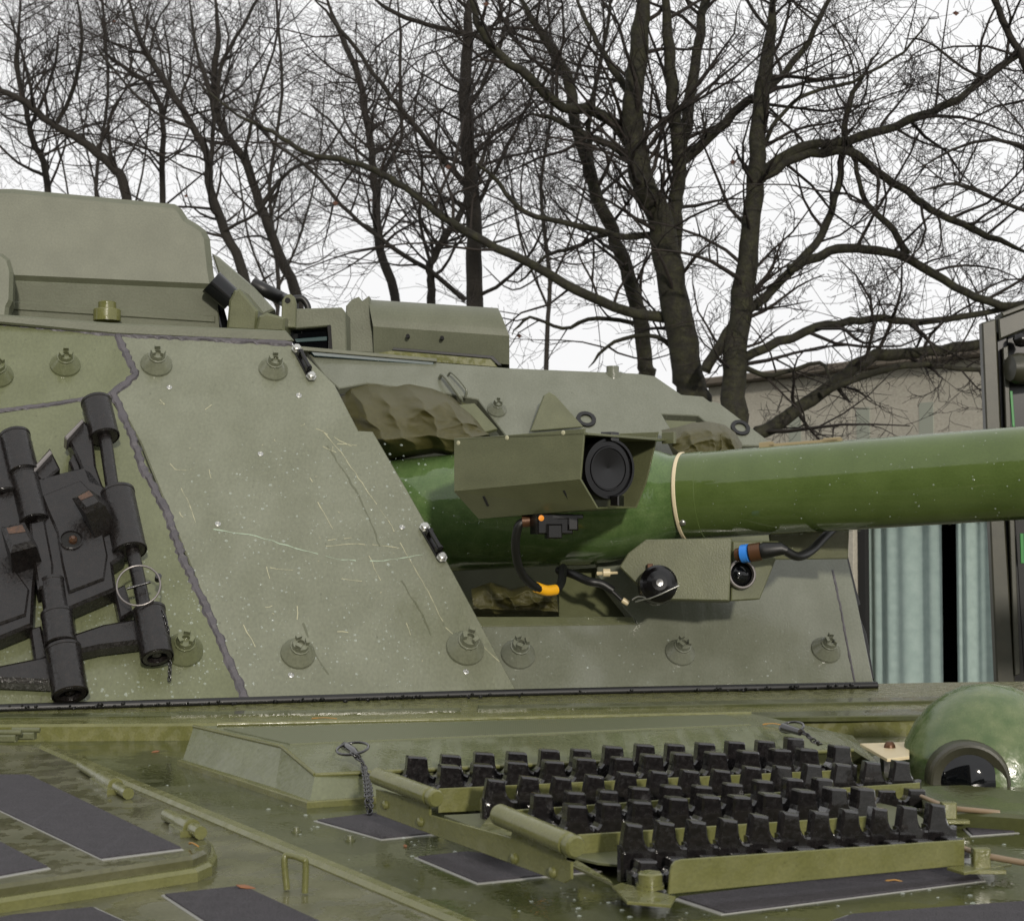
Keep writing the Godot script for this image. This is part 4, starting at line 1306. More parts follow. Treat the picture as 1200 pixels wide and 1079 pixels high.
func horn(parent: Node3D, base: Array, tip: Array, h0: float, h1: float) -> void:
	var b := outline(near_plate, base, h0)
	var t := outline(near_plate, tip, h1)
	var a := Acc.new()
	var mid := Vector3.ZERO
	for q in b + t: mid += q / (b.size() + t.size())
	for k in 4:
		var j := (k + 1) % 4
		a.quad(b[k], b[j], t[j], t[k], (b[k] + b[j] + t[j] + t[k]) * .25 - mid)
	# worn top with a soft edge
	var tm := Vector3.ZERO
	for q in t: tm += q * .25
	var cap := []
	for q in t: cap.append(q.lerp(tm, .35) + n1 * .012)
	for k in 4:
		var j := (k + 1) % 4
		a.quad(t[k], t[j], cap[j], cap[k], (t[k] - tm) + n1)
	a.quad(cap[0], cap[1], cap[2], cap[3], n1)
	var o := part("guide_horn", a, M.cast_steel, parent)
	var w := Acc.new()
	var up := []
	for q in [cap[0], cap[1], cap[1].lerp(cap[2], .45), cap[0].lerp(cap[3], .35)]: up.append(q + n1 * .0015)
	prism(w, up, n1, .0015, 0)
	var wo := obj("worn_tip", w, M.rusty_steel, o)
	wo.transform = Transform3D()

func track_links() -> void:
	var k := 4.3 / FOCAL
	var R := 18.5 * k
	var g := "spare track links hung on the turret plate"
	var a := thing("track_link", "dark steel track link with ring pin, hung beside the long sealed seam", "track link", near_plate(120, 620), g)
	barrel(a, "pin_tube", 112, 470, 122, 513, .07, R, M.cast_steel)
	barrel(a, "pin_tube", 137, 576, 152, 647, .07, R * 1.08, M.cast_steel)
	barrel(a, "pin_tube", 174, 714, 184, 771, .07, R, M.cast_steel, true)
	barrel(a, "rod", 122, 508, 134, 590, .07, R * .43, M.cast_steel)
	barrel(a, "rod", 154, 640, 171, 722, .07, R * .43, M.cast_steel)
	bar(a, "link_body", [30, 563, 98, 546, 108, 552, 124, 572, 140, 620, 146, 650, 132, 660, 136, 690, 72, 717, 60, 690, 46, 625, 32, 590], .075, .06, M.cast_steel, .008)
	bar(a, "raised_panel", [48, 580, 94, 562, 104, 572, 116, 600, 126, 650, 122, 678, 80, 694, 72, 660, 66, 622, 56, 600], .083, .01, M.cast_steel, .005)
	bar(a, "lug", [78, 512, 98, 492, 108, 505, 112, 545, 122, 574, 102, 566, 92, 540], .075, .05, M.cast_steel)
	bar(a, "lug", [80, 540, 86, 528, 100, 560, 118, 590, 108, 590, 90, 566], .06, .05, M.cast_steel)
	bar(a, "lug_face", [75, 511, 96, 490, 98, 493, 78, 515], .10, .05, M.worn_steel, .003)
	horn(a, [104, 606, 132, 592, 142, 622, 114, 636], [84, 584, 104, 573, 122, 592, 100, 602], .07, .15)
	bar(a, "arm", [78, 744, 120, 730, 166, 722, 170, 744, 168, 752, 118, 758, 82, 766], .06, .045, M.cast_steel, .01)
	bar(a, "arm", [132, 690, 146, 684, 156, 716, 140, 726], .05, .04, M.cast_steel)
	barrel(a, "pin_tube", 66, 718, 71, 756, .07, R * .95, M.cast_steel)
	barrel(a, "pin_tube", 73, 759, 82, 815, .07, R * 1.05, M.cast_steel, true)
	var ho := Acc.new()
	lathe(ho, near_plate(83, 632, .088), n1, [Vector2(-.012, .030), Vector2(0, .031), Vector2(.002, .028), Vector2(-.006, .026)], 24)
	part("bolt_ring", ho, M.cast_steel, a)
	var hd := Acc.new()
	lathe(hd, near_plate(83, 632, .0845), n1, [Vector2(0, .027), Vector2(.0005, 0)], 20)
	part("bolt_hole", hd, M.interior, a)
	var pn := Acc.new()
	lathe(pn, near_plate(85, 634, .083), n1, [Vector2(0, .012), Vector2(.012, .011), Vector2(.02, .005), Vector2(.021, 0)], 16)
	part("pin_head", pn, M.rusty_steel, a)
	# left link, cut by the picture's edge
	var b := thing("track_link", "dark steel track link at the left edge, partly out of frame", "track link", near_plate(20, 640), g)
	barrel(b, "pin_tube", 16, 510, 27, 556, .07, R, M.cast_steel)
	barrel(b, "pin_tube", 27, 556, 40, 612, .066, R * .9, M.cast_steel)
	bar(b, "lug", [36, 552, 46, 538, 58, 524, 70, 548, 50, 566], .075, .045, M.cast_steel)
	bar(b, "lug_face", [35, 551, 58, 526, 61, 530, 38, 555], .095, .03, M.worn_steel, .003)
	bar(b, "link_body", [-60, 600, 18, 570, 32, 610, 44, 650, 40, 690, 38, 732, -60, 772], .07, .055, M.cast_steel, .008)
	bar(b, "raised_panel", [-60, 680, 18, 668, 34, 690, 30, 720, -60, 752], .078, .01, M.cast_steel, .005)
	bar(b, "lug", [34, 612, 52, 608, 62, 660, 62, 684, 44, 690, 38, 650], .085, .06, M.cast_steel)
	horn(b, [10, 650, 44, 640, 50, 662, 14, 674], [0, 618, 28, 612, 42, 640, 12, 648], .07, .15)
	horn(b, [-60, 560, -20, 545, -10, 590, -60, 600], [-70, 540, -40, 530, -30, 560, -60, 570], .06, .13)
	barrel(b, "rod", -8, 520, 6, 580, .06, R * .8, M.cast_steel)
	barrel(b, "rod", 60, 680, 66, 722, .065, R * .75, M.cast_steel)
	bar(b, "arm", [-60, 792, 0, 778, 60, 766, 72, 788, 68, 800, 0, 797, -60, 806], .06, .045, M.cast_steel, .01)
	bar(b, "arm", [34, 736, 48, 732, 56, 770, 40, 776], .05, .04, M.cast_steel)
	# ring with a chain, through the right link's lower rod
	var rp := thing("ring_pin", "thin steel ring with a chain hanging beside the right track link", "locking pin", near_plate(163, 687, .11))
	var ra := Acc.new()
	torus(ra, near_plate(162, 686, .125), (n1 + Vector3(-.1, -.1, .3)).normalized(), 24.5 * k, .0028, 36)
	part("ring", ra, M.worn_steel, rp)
	var pa := Acc.new()
	tube(pa, [near_plate(148, 690, .105), near_plate(176, 682, .115)], [.004], 10)
	lathe(pa, near_plate(185, 677, .11), n1, [Vector2(-.01, .009), Vector2(.01, .009), Vector2(.011, 0)], 12)
	part("pin", pa, M.black_iron, rp)
	chain(rp, [near_plate(183, 708, .1), near_plate(192, 722, .1), near_plate(197, 742, .09), near_plate(199, 770, .05), near_plate(198, 798, .02)], .0042, M.black_iron)

func chain(parent: Node3D, pts: Array, r: float, m: Material) -> void:
	var path := smooth_path(pts, 8)
	var total := 0.0
	for k in path.size() - 1: total += (path[k + 1] - path[k]).length()
	var step := r * 2.3
	var d := 0.0
	var flip := 0
	var seg := 0
	var done := 0.0
	while d < total and seg < path.size() - 1:
		var l: float = (path[seg + 1] - path[seg]).length()
		if done + l < d:
			done += l
			seg += 1
			continue
		var c: Vector3 = path[seg].lerp(path[seg + 1], (d - done) / l)
		var dir: Vector3 = (path[seg + 1] - path[seg]).normalized()
		var x := side_axis(dir)
		if flip % 2 == 1: x = dir.cross(x)
		var a := Acc.new()
		var lp := []
		for s in 11:
			var th := TAU * s / 10
			lp.append(c + dir * cos(th) * r * 1.75 + x * sin(th) * r)
		tube(a, lp, [r * .42], 6, false)
		part("chain_link", a, m, parent)
		flip += 1
		d += step

# ---------------------------------------------------------------- rack of ice grousers on the deck
const ORD := ["first", "second", "third", "fourth", "fifth", "sixth", "seventh", "eighth", "ninth", "tenth", "eleventh", "twelfth", "thirteenth", "fourteenth", "fifteenth"]

func comb_tooth(a: Acc, o: Vector3, along: Vector3, n: Vector3, pitch: float, h: float, curved: bool, t: float) -> void:
	# outline in (along, up): one prong and the hollow to the next
	var c := []
	if curved:
		c = [[-.52, -.05], [-.52, .60], [-.47, .58], [-.36, 1.0], [.16, .94]]
		for k in 8:
			var th := PI + k * PI * .62 / 7.0
			c.append([.46 + .28 * cos(th), .78 + .27 * sin(th)])
		c += [[.58, -.05]]
	else:
		c = [[-.5, -.05], [-.5, .42], [-.43, .44], [-.36, .52], [-.32, .64], [-.29, .96], [-.26, 1.0], [.24, .95], [.28, .90], [.30, .66], [.33, .54], [.38, .46], [.45, .42], [.5, .42], [.5, -.05]]
	var pts := []
	for q in c:
		pts.append(o + along * (q[0] * pitch) + Vector3.UP * (q[1] * h))
	prism(a, pts, n, t, .0032)

func grouser_row(p0: Vector3, p1_: Vector3, count: int, kind: int, off: Vector3, h: float, row: String) -> void:
	var along := Vector3(p1_.x - p0.x, p1_.y - p0.y, p1_.z - p0.z)
	var step := along / float(count - 1)
	var pitch := step.length()
	var dir := along.normalized()
	var n := dir.cross(Vector3.UP).normalized()
	if n.z < 0: n = -n
	var first: Node3D = null
	for k in count:
		var base := p0 + step * k - Vector3.UP * h
		var o: Node3D
		if first == null:
			o = thing("ice_grouser", "", "grouser", base, "black ice grousers held in the deck rack")
			var a := Acc.new()
			if kind == 0:
				comb_tooth(a, Vector3.ZERO, dir, n, pitch, h, false, .020)
				var o2 := obj("prong", a, M.black_iron, o)
				a = Acc.new()
				comb_tooth(a, off, dir, n, pitch, h, false, .026)
				obj("prong", a, M.black_iron, o)
				a = Acc.new()
				box(a, off * .5 + Vector3.UP * h * .14 - n * .012, dir * pitch * .28, Vector3.UP * h * .15, off * .5, .002)
				obj("web", a, M.black_iron, o)
			else:
				comb_tooth(a, Vector3.ZERO, dir, n, pitch, h, true, .016)
				obj("prong", a, M.black_iron, o)
				a = Acc.new()
				comb_tooth(a, off, dir, n, pitch, h * .42, false, .02)
				obj("foot", a, M.black_iron, o)
				a = Acc.new()
				box(a, off * .5 + Vector3.UP * h * .1 - n * .008, dir * pitch * .42, Vector3.UP * h * .1, off * .5, .002)
				obj("web", a, M.black_iron, o)
			first = o
		else:
			o = first.duplicate()
			o.name = numbered("ice_grouser")
			add_child(o)
			o.position = base
			o.rotate_y(rng.randf_range(-.05, .05))
		o.position += Vector3(0, rng.randf_range(-.002, .002), 0)
		var word: String = ORD[k]
		var lab := "black iron ice grouser, %s from the left in the %s row of the rack" % [word, row]
		if k == count - 1: lab = "black iron ice grouser at the right end of the %s row of the rack" % row
		o.set_meta("label", lab)

func rail(parent: Node3D, x0, y0, x1, y1, h: float, tall: float, x2 := 0.0) -> void:
	var a := deck(x0, y0, h)
	var b := deck(x1, y1, h)
	var n := upright(a, b)
	plate("rail", [a, b, b - Vector3(0, tall, 0), a - Vector3(0, tall, 0)], n, .004, .001, M.olive_paint, parent)

func grouser_rack() -> void:
	var rack := thing("grouser_rack", "olive sheet steel rack on the wet deck holding rows of black grousers", "rack", deck(780, 985))
	rail(rack, 514, 924, 990, 902, .05, .042)
	rail(rack, 604, 949, 1079, 917, .05, .042)
	rail(rack, 678, 978, 1040, 955, .05, .042)
	# front rail has rounded corners
	var f0 := deck(785, 1047, .02)
	var f1 := deck(1131, 1013, .02)
	var fn := upright(f0, f1)
	var onf := func(x, y, h): return on(x, y, f0 + fn * h, fn)
	plate("front_rail", outline(onf, [784, 1048, 1131, 1014, 1131, 984, 800, 1007, 792, 1009, 788, 1014, 786, 1022]), fn, .004, .001, M.olive_paint, rack)
	# side rail with two rolled sleeves
	var s0 := deck(441, 954, .03)
	var s1 := deck(661, 1034, .03)
	var sn := upright(s0, s1)
	var ons := func(x, y, h): return on(x, y, s0 + sn * h, sn)
	plate("side_rail", outline(ons, [440, 924, 503, 941, 503, 955, 598, 981, 600, 973, 661, 997, 661, 1008, 669, 1010, 669, 1030, 661, 1035, 495, 974, 441, 954]), sn, .004, .001, M.olive_paint, rack)
	var k := 2.5 / FOCAL
	for e in [[441, 909, 512, 936, 10.5], [584, 954, 676, 993, 11.5]]:
		var q0: Vector3 = ons.call(e[0], e[1], .004)
		var q1: Vector3 = ons.call(e[2], e[3], .004)
		var a := Acc.new()
		var l := (q1 - q0).length()
		var r: float = e[4] * k
		lathe(a, q0, q1 - q0, [Vector2(0, 0), Vector2(0, r * .9), Vector2(.004, r), Vector2(l - .022, r), Vector2(l - .020, r * .86), Vector2(l - .016, r * .86), Vector2(l - .014, r), Vector2(l - .004, r * .97), Vector2(l, r * .8), Vector2(l, 0)], 24)
		part("sleeve", a, M.olive_paint, rack)
	for q in [[452, 943], [493, 963], [603, 1006], [648, 1022]]:
		var rv := Acc.new()
		lathe(rv, ons.call(q[0], q[1], 0.0), sn, [Vector2(0, .008), Vector2(.004, .007), Vector2(.006, .003), Vector2(.0065, 0)], 14)
		part("rivet", rv, M.olive_paint, rack)
	plate("side_tab", outline(func(x, y, h): return deck(x, y, .045), [560, 972, 574, 955, 588, 952, 604, 978, 600, 985]), Vector3.UP, .004, .001, M.olive_paint, rack)
	plate("side_tab", outline(func(x, y, h): return deck(x, y, .03), [668, 1012, 676, 1007, 716, 1031, 718, 1035]), Vector3.UP, .004, .001, M.olive_paint, rack)
	# floor of the trays
	plate("tray", outline(func(x, y, h): return deck(x, y, .022), [520, 955, 990, 930, 1070, 950, 1120, 985, 800, 1020, 700, 1010, 600, 985]), Vector3.UP, .004, .001, M.hood_paint, rack)
	# fixing bolts through big washers
	for q in [[762, 1058, 0], [1143, 1022, 1]]:
		var c := deck(q[0], q[1])
		var a := Acc.new()
		lathe(a, c, Vector3.UP, [Vector2(0, .027), Vector2(.010, .027), Vector2(.012, .022), Vector2(.016, .022), Vector2(.016, 0)], 28)
		var pk := part("spacer", a, M.bright_zinc, rack)
		if q[2] == 0:
			plate("washer_strip", outline(func(x, y, h): return deck(x, y, .02), [717, 1038, 728, 1034, 792, 1050, 786, 1060, 735, 1056]), Vector3.UP, .004, .001, M.olive_paint, rack)
			var hx := Acc.new()
			lathe(hx, c + Vector3(0, .020, 0), Vector3.UP, [Vector2(0, .021), Vector2(.005, .021), Vector2(.005, .018), Vector2(.019, .018), Vector2(.021, .015), Vector2(.021, 0)], 6)
			part("hex_bolt", hx, M.olive_paint, rack)
		else:
			plate("washer_strip", outline(func(x, y, h): return deck(x, y, .02), [1110, 1016, 1170, 1008, 1186, 1012, 1130, 1022]), Vector3.UP, .004, .001, M.olive_paint, rack)
	# rows, rear to front: two rows of paired prongs, two of curved ones
	var off := deck(524, 897, .085) - deck(485, 886, .085)
	grouser_row(deck(490, 885, .088), deck(934, 865, .088), 13, 0, off, .068, "rearmost")
	grouser_row(deck(586, 912, .088), deck(1062, 891, .088), 14, 1, Vector3(.012, 0, .035), .078, "second")
	off = deck(676, 944, .085) - deck(636, 931, .085)
	grouser_row(deck(638, 930, .085), deck(968, 911, .085), 10, 0, off, .066, "third")
	grouser_row(deck(748, 964, .088), deck(1104, 942, .088), 11, 1, Vector3(.012, 0, .035), .078, "front")

func ring_pins() -> void:
	var p := thing("ring_pin", "black ring pin lying on the cover corner, its chain hanging to the deck", "locking pin", deck(413, 877, .07), "ring pins on chains beside the rack")
	var a := Acc.new()
	torus(a, deck(413, 877, .088), Vector3(-.1, 1, .25).normalized(), .030, .0028, 32)
	part("ring", a, M.black_iron, p)
	a = Acc.new()
	tube(a, [deck(404, 874, .088), deck(414, 880, .084), deck(420, 888, .074)], [.009, .008, .006], 10)
	part("pin", a, M.black_iron, p)
	chain(p, [deck(414, 884, .082), deck(424, 893, .07), deck(431, 912, .045), deck(434, 930, .03), deck(434, 948, .012), deck(433, 952, .008)], .0042, M.black_iron)
	chain(p, [deck(426, 900, .062), deck(429, 920, .045), deck(430, 936, .03), deck(432, 952, .008)], .0042, M.black_iron)
	var q := thing("ring_pin", "black ring pin with chain at the far right end of the rearmost grousers", "locking pin", deck(930, 856, .07), "ring pins on chains beside the rack")
	a = Acc.new()
	torus(a, deck(928, 852, .098), Vector3(-.2, 1, .3).normalized(), .024, .0028, 32)
	part("ring", a, M.black_iron, q)
	a = Acc.new()
	tube(a, [deck(918, 852, .1), deck(938, 858, .095)], [.009, .007], 10)
	part("pin", a, M.black_iron, q)
	chain(q, [deck(938, 856, .095), deck(947, 862, .088), deck(954, 868, .08), deck(962, 872, .07)], .0042, M.black_iron)

# ---------------------------------------------------------------- leaves and straws washed onto the deck
func litter() -> void:
	var list := [
		[252, 869, .02, 1, "straw coloured stalk on the deck below the left ledge", 0], [290, 868, .025, .6, "orange leaf scrap at the foot of the ledge", 1],
		[182, 880, .012, 2.2, "small orange leaf lying on the wet deck left of the cover", 1], [288, 1037, .014, .2, "orange leaf on the corner of the lower grip pad", 1],
		[227, 990, .014, .9, "yellowish leaf stalk on the rounded hatch corner", 0], [434, 957, .012, .4, "pale orange leaf under the end of the left chain", 1],
		[475, 990, .007, 1.4, "tiny orange leaf speck in front of the rear grip pad", 1], [1048, 1033, .012, .1, "orange straw on the front grip pad", 0],
		[905, 849, .02, 0.1, "dry straw beside the far ring pin", 0], [1105, 823, .01, .6, "rust coloured leaf on the ledge left of the headlamp dome", 1],
		[380, 842, .03, .05, "long dry straw along the ledge behind the grating", 0], [555, 965, .006, 1.0, "tiny orange speck beside the side rail", 1],
	]
	for e in list:
		var h := .003
		if e[1] > 1030 and e[0] < 400: h = .02
		if e[0] == 227: h = .05
		if e[1] < 850: h = .055
		if e[0] == 905: h = .078
		var c := deck(e[0], e[1], h)
		var d := Vector3(cos(e[3]), 0, sin(e[3]))
		var s := d.cross(Vector3.UP)
		var a := Acc.new()
		var l: float = e[2]
		if e[5] == 0:
			tube(a, smooth_path([c - d * l, c + s * l * .15 + Vector3(0, .003, 0), c + d * l], 3), [.0016, .0022, .0012], 6)
			tag(obj("straw", a, M.straw), e[4], "straw")
		else:
			var w := l * .45
			prism(a, [c - d * l, c - d * l * .4 + s * w, c + d * l * .3 + s * w * .8, c + d * l, c + d * l * .4 - s * w * .7, c - d * l * .3 - s * w], Vector3(.1, 1, .1).normalized(), .0012, .0004)
			tag(obj("fallen_leaf", a, M.leaf), e[4], "leaf")

# ---------------------------------------------------------------- frame at the right edge
func equipment_frame() -> void:
	var d := 6.2
	var f := thing("equipment_frame", "dark olive upright steel frame with round lamp, behind the barrel at right edge", "frame", Vector3(at(1172, 800, d).x, 0, at(1172, 800, d).z))
	var n := Vector3(-.1, 0, 1).normalized()
	var p := at(1172, 600, d)
	var onf := func(x, y, h): return on(x, y, p + n * h, n)
	plate("post", outline(onf, [1151, 378, 1168, 373, 1178, 600, 1192, 830, 1190, 1350, 1176, 1350, 1170, 830, 1160, 600]), n, .06, .006, M.frame_paint, f)
	plate("post_channel", outline(onf, [1168, 390, 1180, 378, 1190, 600, 1204, 830, 1202, 1350, 1189, 1350, 1189, 830, 1177, 600], -.03), n, .05, .004, M.black_plastic, f)
	plate("inner_post", outline(onf, [1176, 407, 1182, 405, 1196, 790, 1190, 792], .01), n, .03, .003, M.frame_paint, f)
	plate("top_bar", outline(onf, [1170, 372, 1290, 330, 1290, 350, 1172, 398], .004), n, .08, .006, M.frame_paint, f)
	plate("top_plate", outline(onf, [1174, 366, 1290, 322, 1290, 328, 1176, 371], .03), n, .14, .004, M.frame_paint, f)
	plate("post", outline(onf, [1270, 350, 1295, 345, 1295, 1350, 1270, 1350]), n, .06, .006, M.frame_paint, f)
	plate("back_panel", outline(onf, [1180, 380, 1275, 350, 1275, 1300, 1205, 1300], -.06), n, .03, .004, M.black_plastic, f)
	var a := Acc.new()
	var c := at(1206, 432, d - .02)
	lathe(a, c, Vector3(-1, 0, .2), [Vector2(-.05, 0), Vector2(-.05, .06), Vector2(.05, .062), Vector2(.08, .05), Vector2(.085, 0)], 24)
	part("lamp", a, M.frame_paint, f)
	a = Acc.new()
	lathe(a, at(1197, 398, d - .02), Vector3(0, 1, .3), [Vector2(-.03, 0), Vector2(-.025, .02), Vector2(0, .032), Vector2(.02, .028), Vector2(.03, 0)], 18, true)
	part("knob", a, M.black_plastic, f)
	plate("reflector_strip", outline(onf, [1184, 458, 1187, 458, 1190, 500, 1187, 500], .012), n, .01, .001, M.green_strip, f)
	plate("reflector_strip", outline(onf, [1196, 625, 1200, 625, 1201, 660, 1197, 660], .012), n, .01, .001, M.green_strip, f)

# ---------------------------------------------------------------- bare trees
var grow_rng := RandomNumberGenerator.new()

func twig_run(a: Acc, p: Vector3, d: Vector3, length: float, r: float, level: int, dens: float) -> void:
	var n := 7 if level < 2 else (5 if level == 2 else 4)
	var path := [p]
	var dir := d
	var seg := length / n
	var bend := Vector3(grow_rng.randf_range(-1, 1), grow_rng.randf_range(-.3, 1.0), grow_rng.randf_range(-1, 1)) * .24
	for k in n:
		dir = (dir + bend + Vector3(grow_rng.randf_range(-1, 1), grow_rng.randf_range(-1, 1), grow_rng.randf_range(-1, 1)) * .26).normalized()
		path.append(path[k] + dir * seg)
	var rad := []
	for k in n + 1: rad.append(maxf(r * (1.0 - .8 * k / n), .0022))
	tube(a, path, rad, 5 if level < 2 else 3, false)
	if level >= 4: return
	var kids := int(round([5.0, 4.4, 3.4, 2.4][level - 1 if level > 0 else 0] * dens + grow_rng.randf_range(-.6, .6)))
	for c in kids:
		var t := grow_rng.randf_range(.2, .98)
		var k := int(t * n * .999)
		var q: Vector3 = path[k].lerp(path[k + 1], t * n - k)
		var along: Vector3 = (path[k + 1] - path[k]).normalized()
		var s := Vector3(grow_rng.randf_range(-1, 1), grow_rng.randf_range(-1, 1), grow_rng.randf_range(-1, 1))
		s = (s - along * s.dot(along)).normalized()
		var nd := (along * grow_rng.randf_range(.35, 1.0) + s * grow_rng.randf_range(.5, 1.0) + Vector3(0, .05, 0)).normalized()
		twig_run(a, q, nd, length * grow_rng.randf_range(.34, .8) * (1.0 - .25 * t), r * (1.0 - .75 * t) * .6, level + 1, dens)

func tree(label: String, depth: float, limbs: Array, dens: float, seed_: int, mossy: bool, foot: Vector2, twig_len: float) -> void:
	grow_rng.seed = seed_
	var k := depth / FOCAL
	var base := at(foot.x, foot.y, depth)
	base.y = 0
	var t := thing("bare_tree", label, "tree", base, "bare trees behind the tank")
	var tw := Acc.new()
	var lv := Acc.new()
	for li in limbs.size():
		var l: Array = limbs[li]
		var pts := []
		var drift := grow_rng.randf_range(-.3, .3) if li > 0 else grow_rng.randf_range(-.25, .25)
		var cnt: int = (l.size() - 2) / 2
		if li == 0: pts.append(base + Vector3(0, -.1, 0))
		for c in cnt:
			var u := float(c) / maxf(cnt - 1, 1)
			pts.append(at(l[2 + c * 2], l[3 + c * 2], depth + drift * u * (1.0 + .4 * u)))
		var path := smooth_path(pts, 4)
		for q in range(1, path.size()):
			path[q] += Vector3(grow_rng.randf_range(-1, 1), grow_rng.randf_range(-1, 1), grow_rng.randf_range(-1, 1)) * minf(.014, l[1] * k * .5)
		var rad := []
		for q in path.size():
			rad.append(lerpf(l[0], l[1], float(q) / (path.size() - 1)) * k * (1.0 if li == 0 else .74) * grow_rng.randf_range(.95, 1.05) * clampf((1.0 - float(q) / (path.size() - 1)) * 5.0 + .3, .3, 1.0))
		if li == 0:
			rad[0] *= 1.3
		var a := Acc.new()
		tube(a, path, rad, 10, true)
		part("trunk" if li == 0 else "limb", a, M.mossy_bark if mossy else M.bark, t)
		# side branches
		var total := 0.0
		for q in path.size() - 1: total += (path[q + 1] - path[q]).length()
		var want := int(total * dens)
		for b in want:
			var u := grow_rng.randf_range(.10 if li > 0 else .30, 1.0)
			var q := int(u * (path.size() - 1) * .999)
			var p: Vector3 = path[q].lerp(path[q + 1], u * (path.size() - 1) - q)
			if p.y < 2.6: continue
			var along: Vector3 = (path[q + 1] - path[q]).normalized()
			var s := Vector3(grow_rng.randf_range(-1, 1), grow_rng.randf_range(-1, 1), grow_rng.randf_range(-.7, .7))
			s = (s - along * s.dot(along)).normalized()
			var d := (along * grow_rng.randf_range(.2, .9) + s + Vector3(0, .10, 0)).normalized()
			twig_run(tw, p, d, twig_len * grow_rng.randf_range(.6, 1.7), minf(rad[q] * .42, .022) * grow_rng.randf_range(.5, 1.0) + .004, 2 if grow_rng.randf() < .6 else 1, 1.0)
			if grow_rng.randf() < .02:
				var c := p + d * twig_len * .4
				prism(lv, [c, c + Vector3(.03, .02, 0), c + Vector3(.06, 0, .02), c + Vector3(.03, -.03, 0)], Vector3(0, .2, 1).normalized(), .003, 0)
	tag(part("twigs", tw, M.twig, t), "", "", "", "stuff")
	if lv.v.size() > 0: tag(part("dry_leaves", lv, M.tree_leaf, t), "", "", "", "stuff")

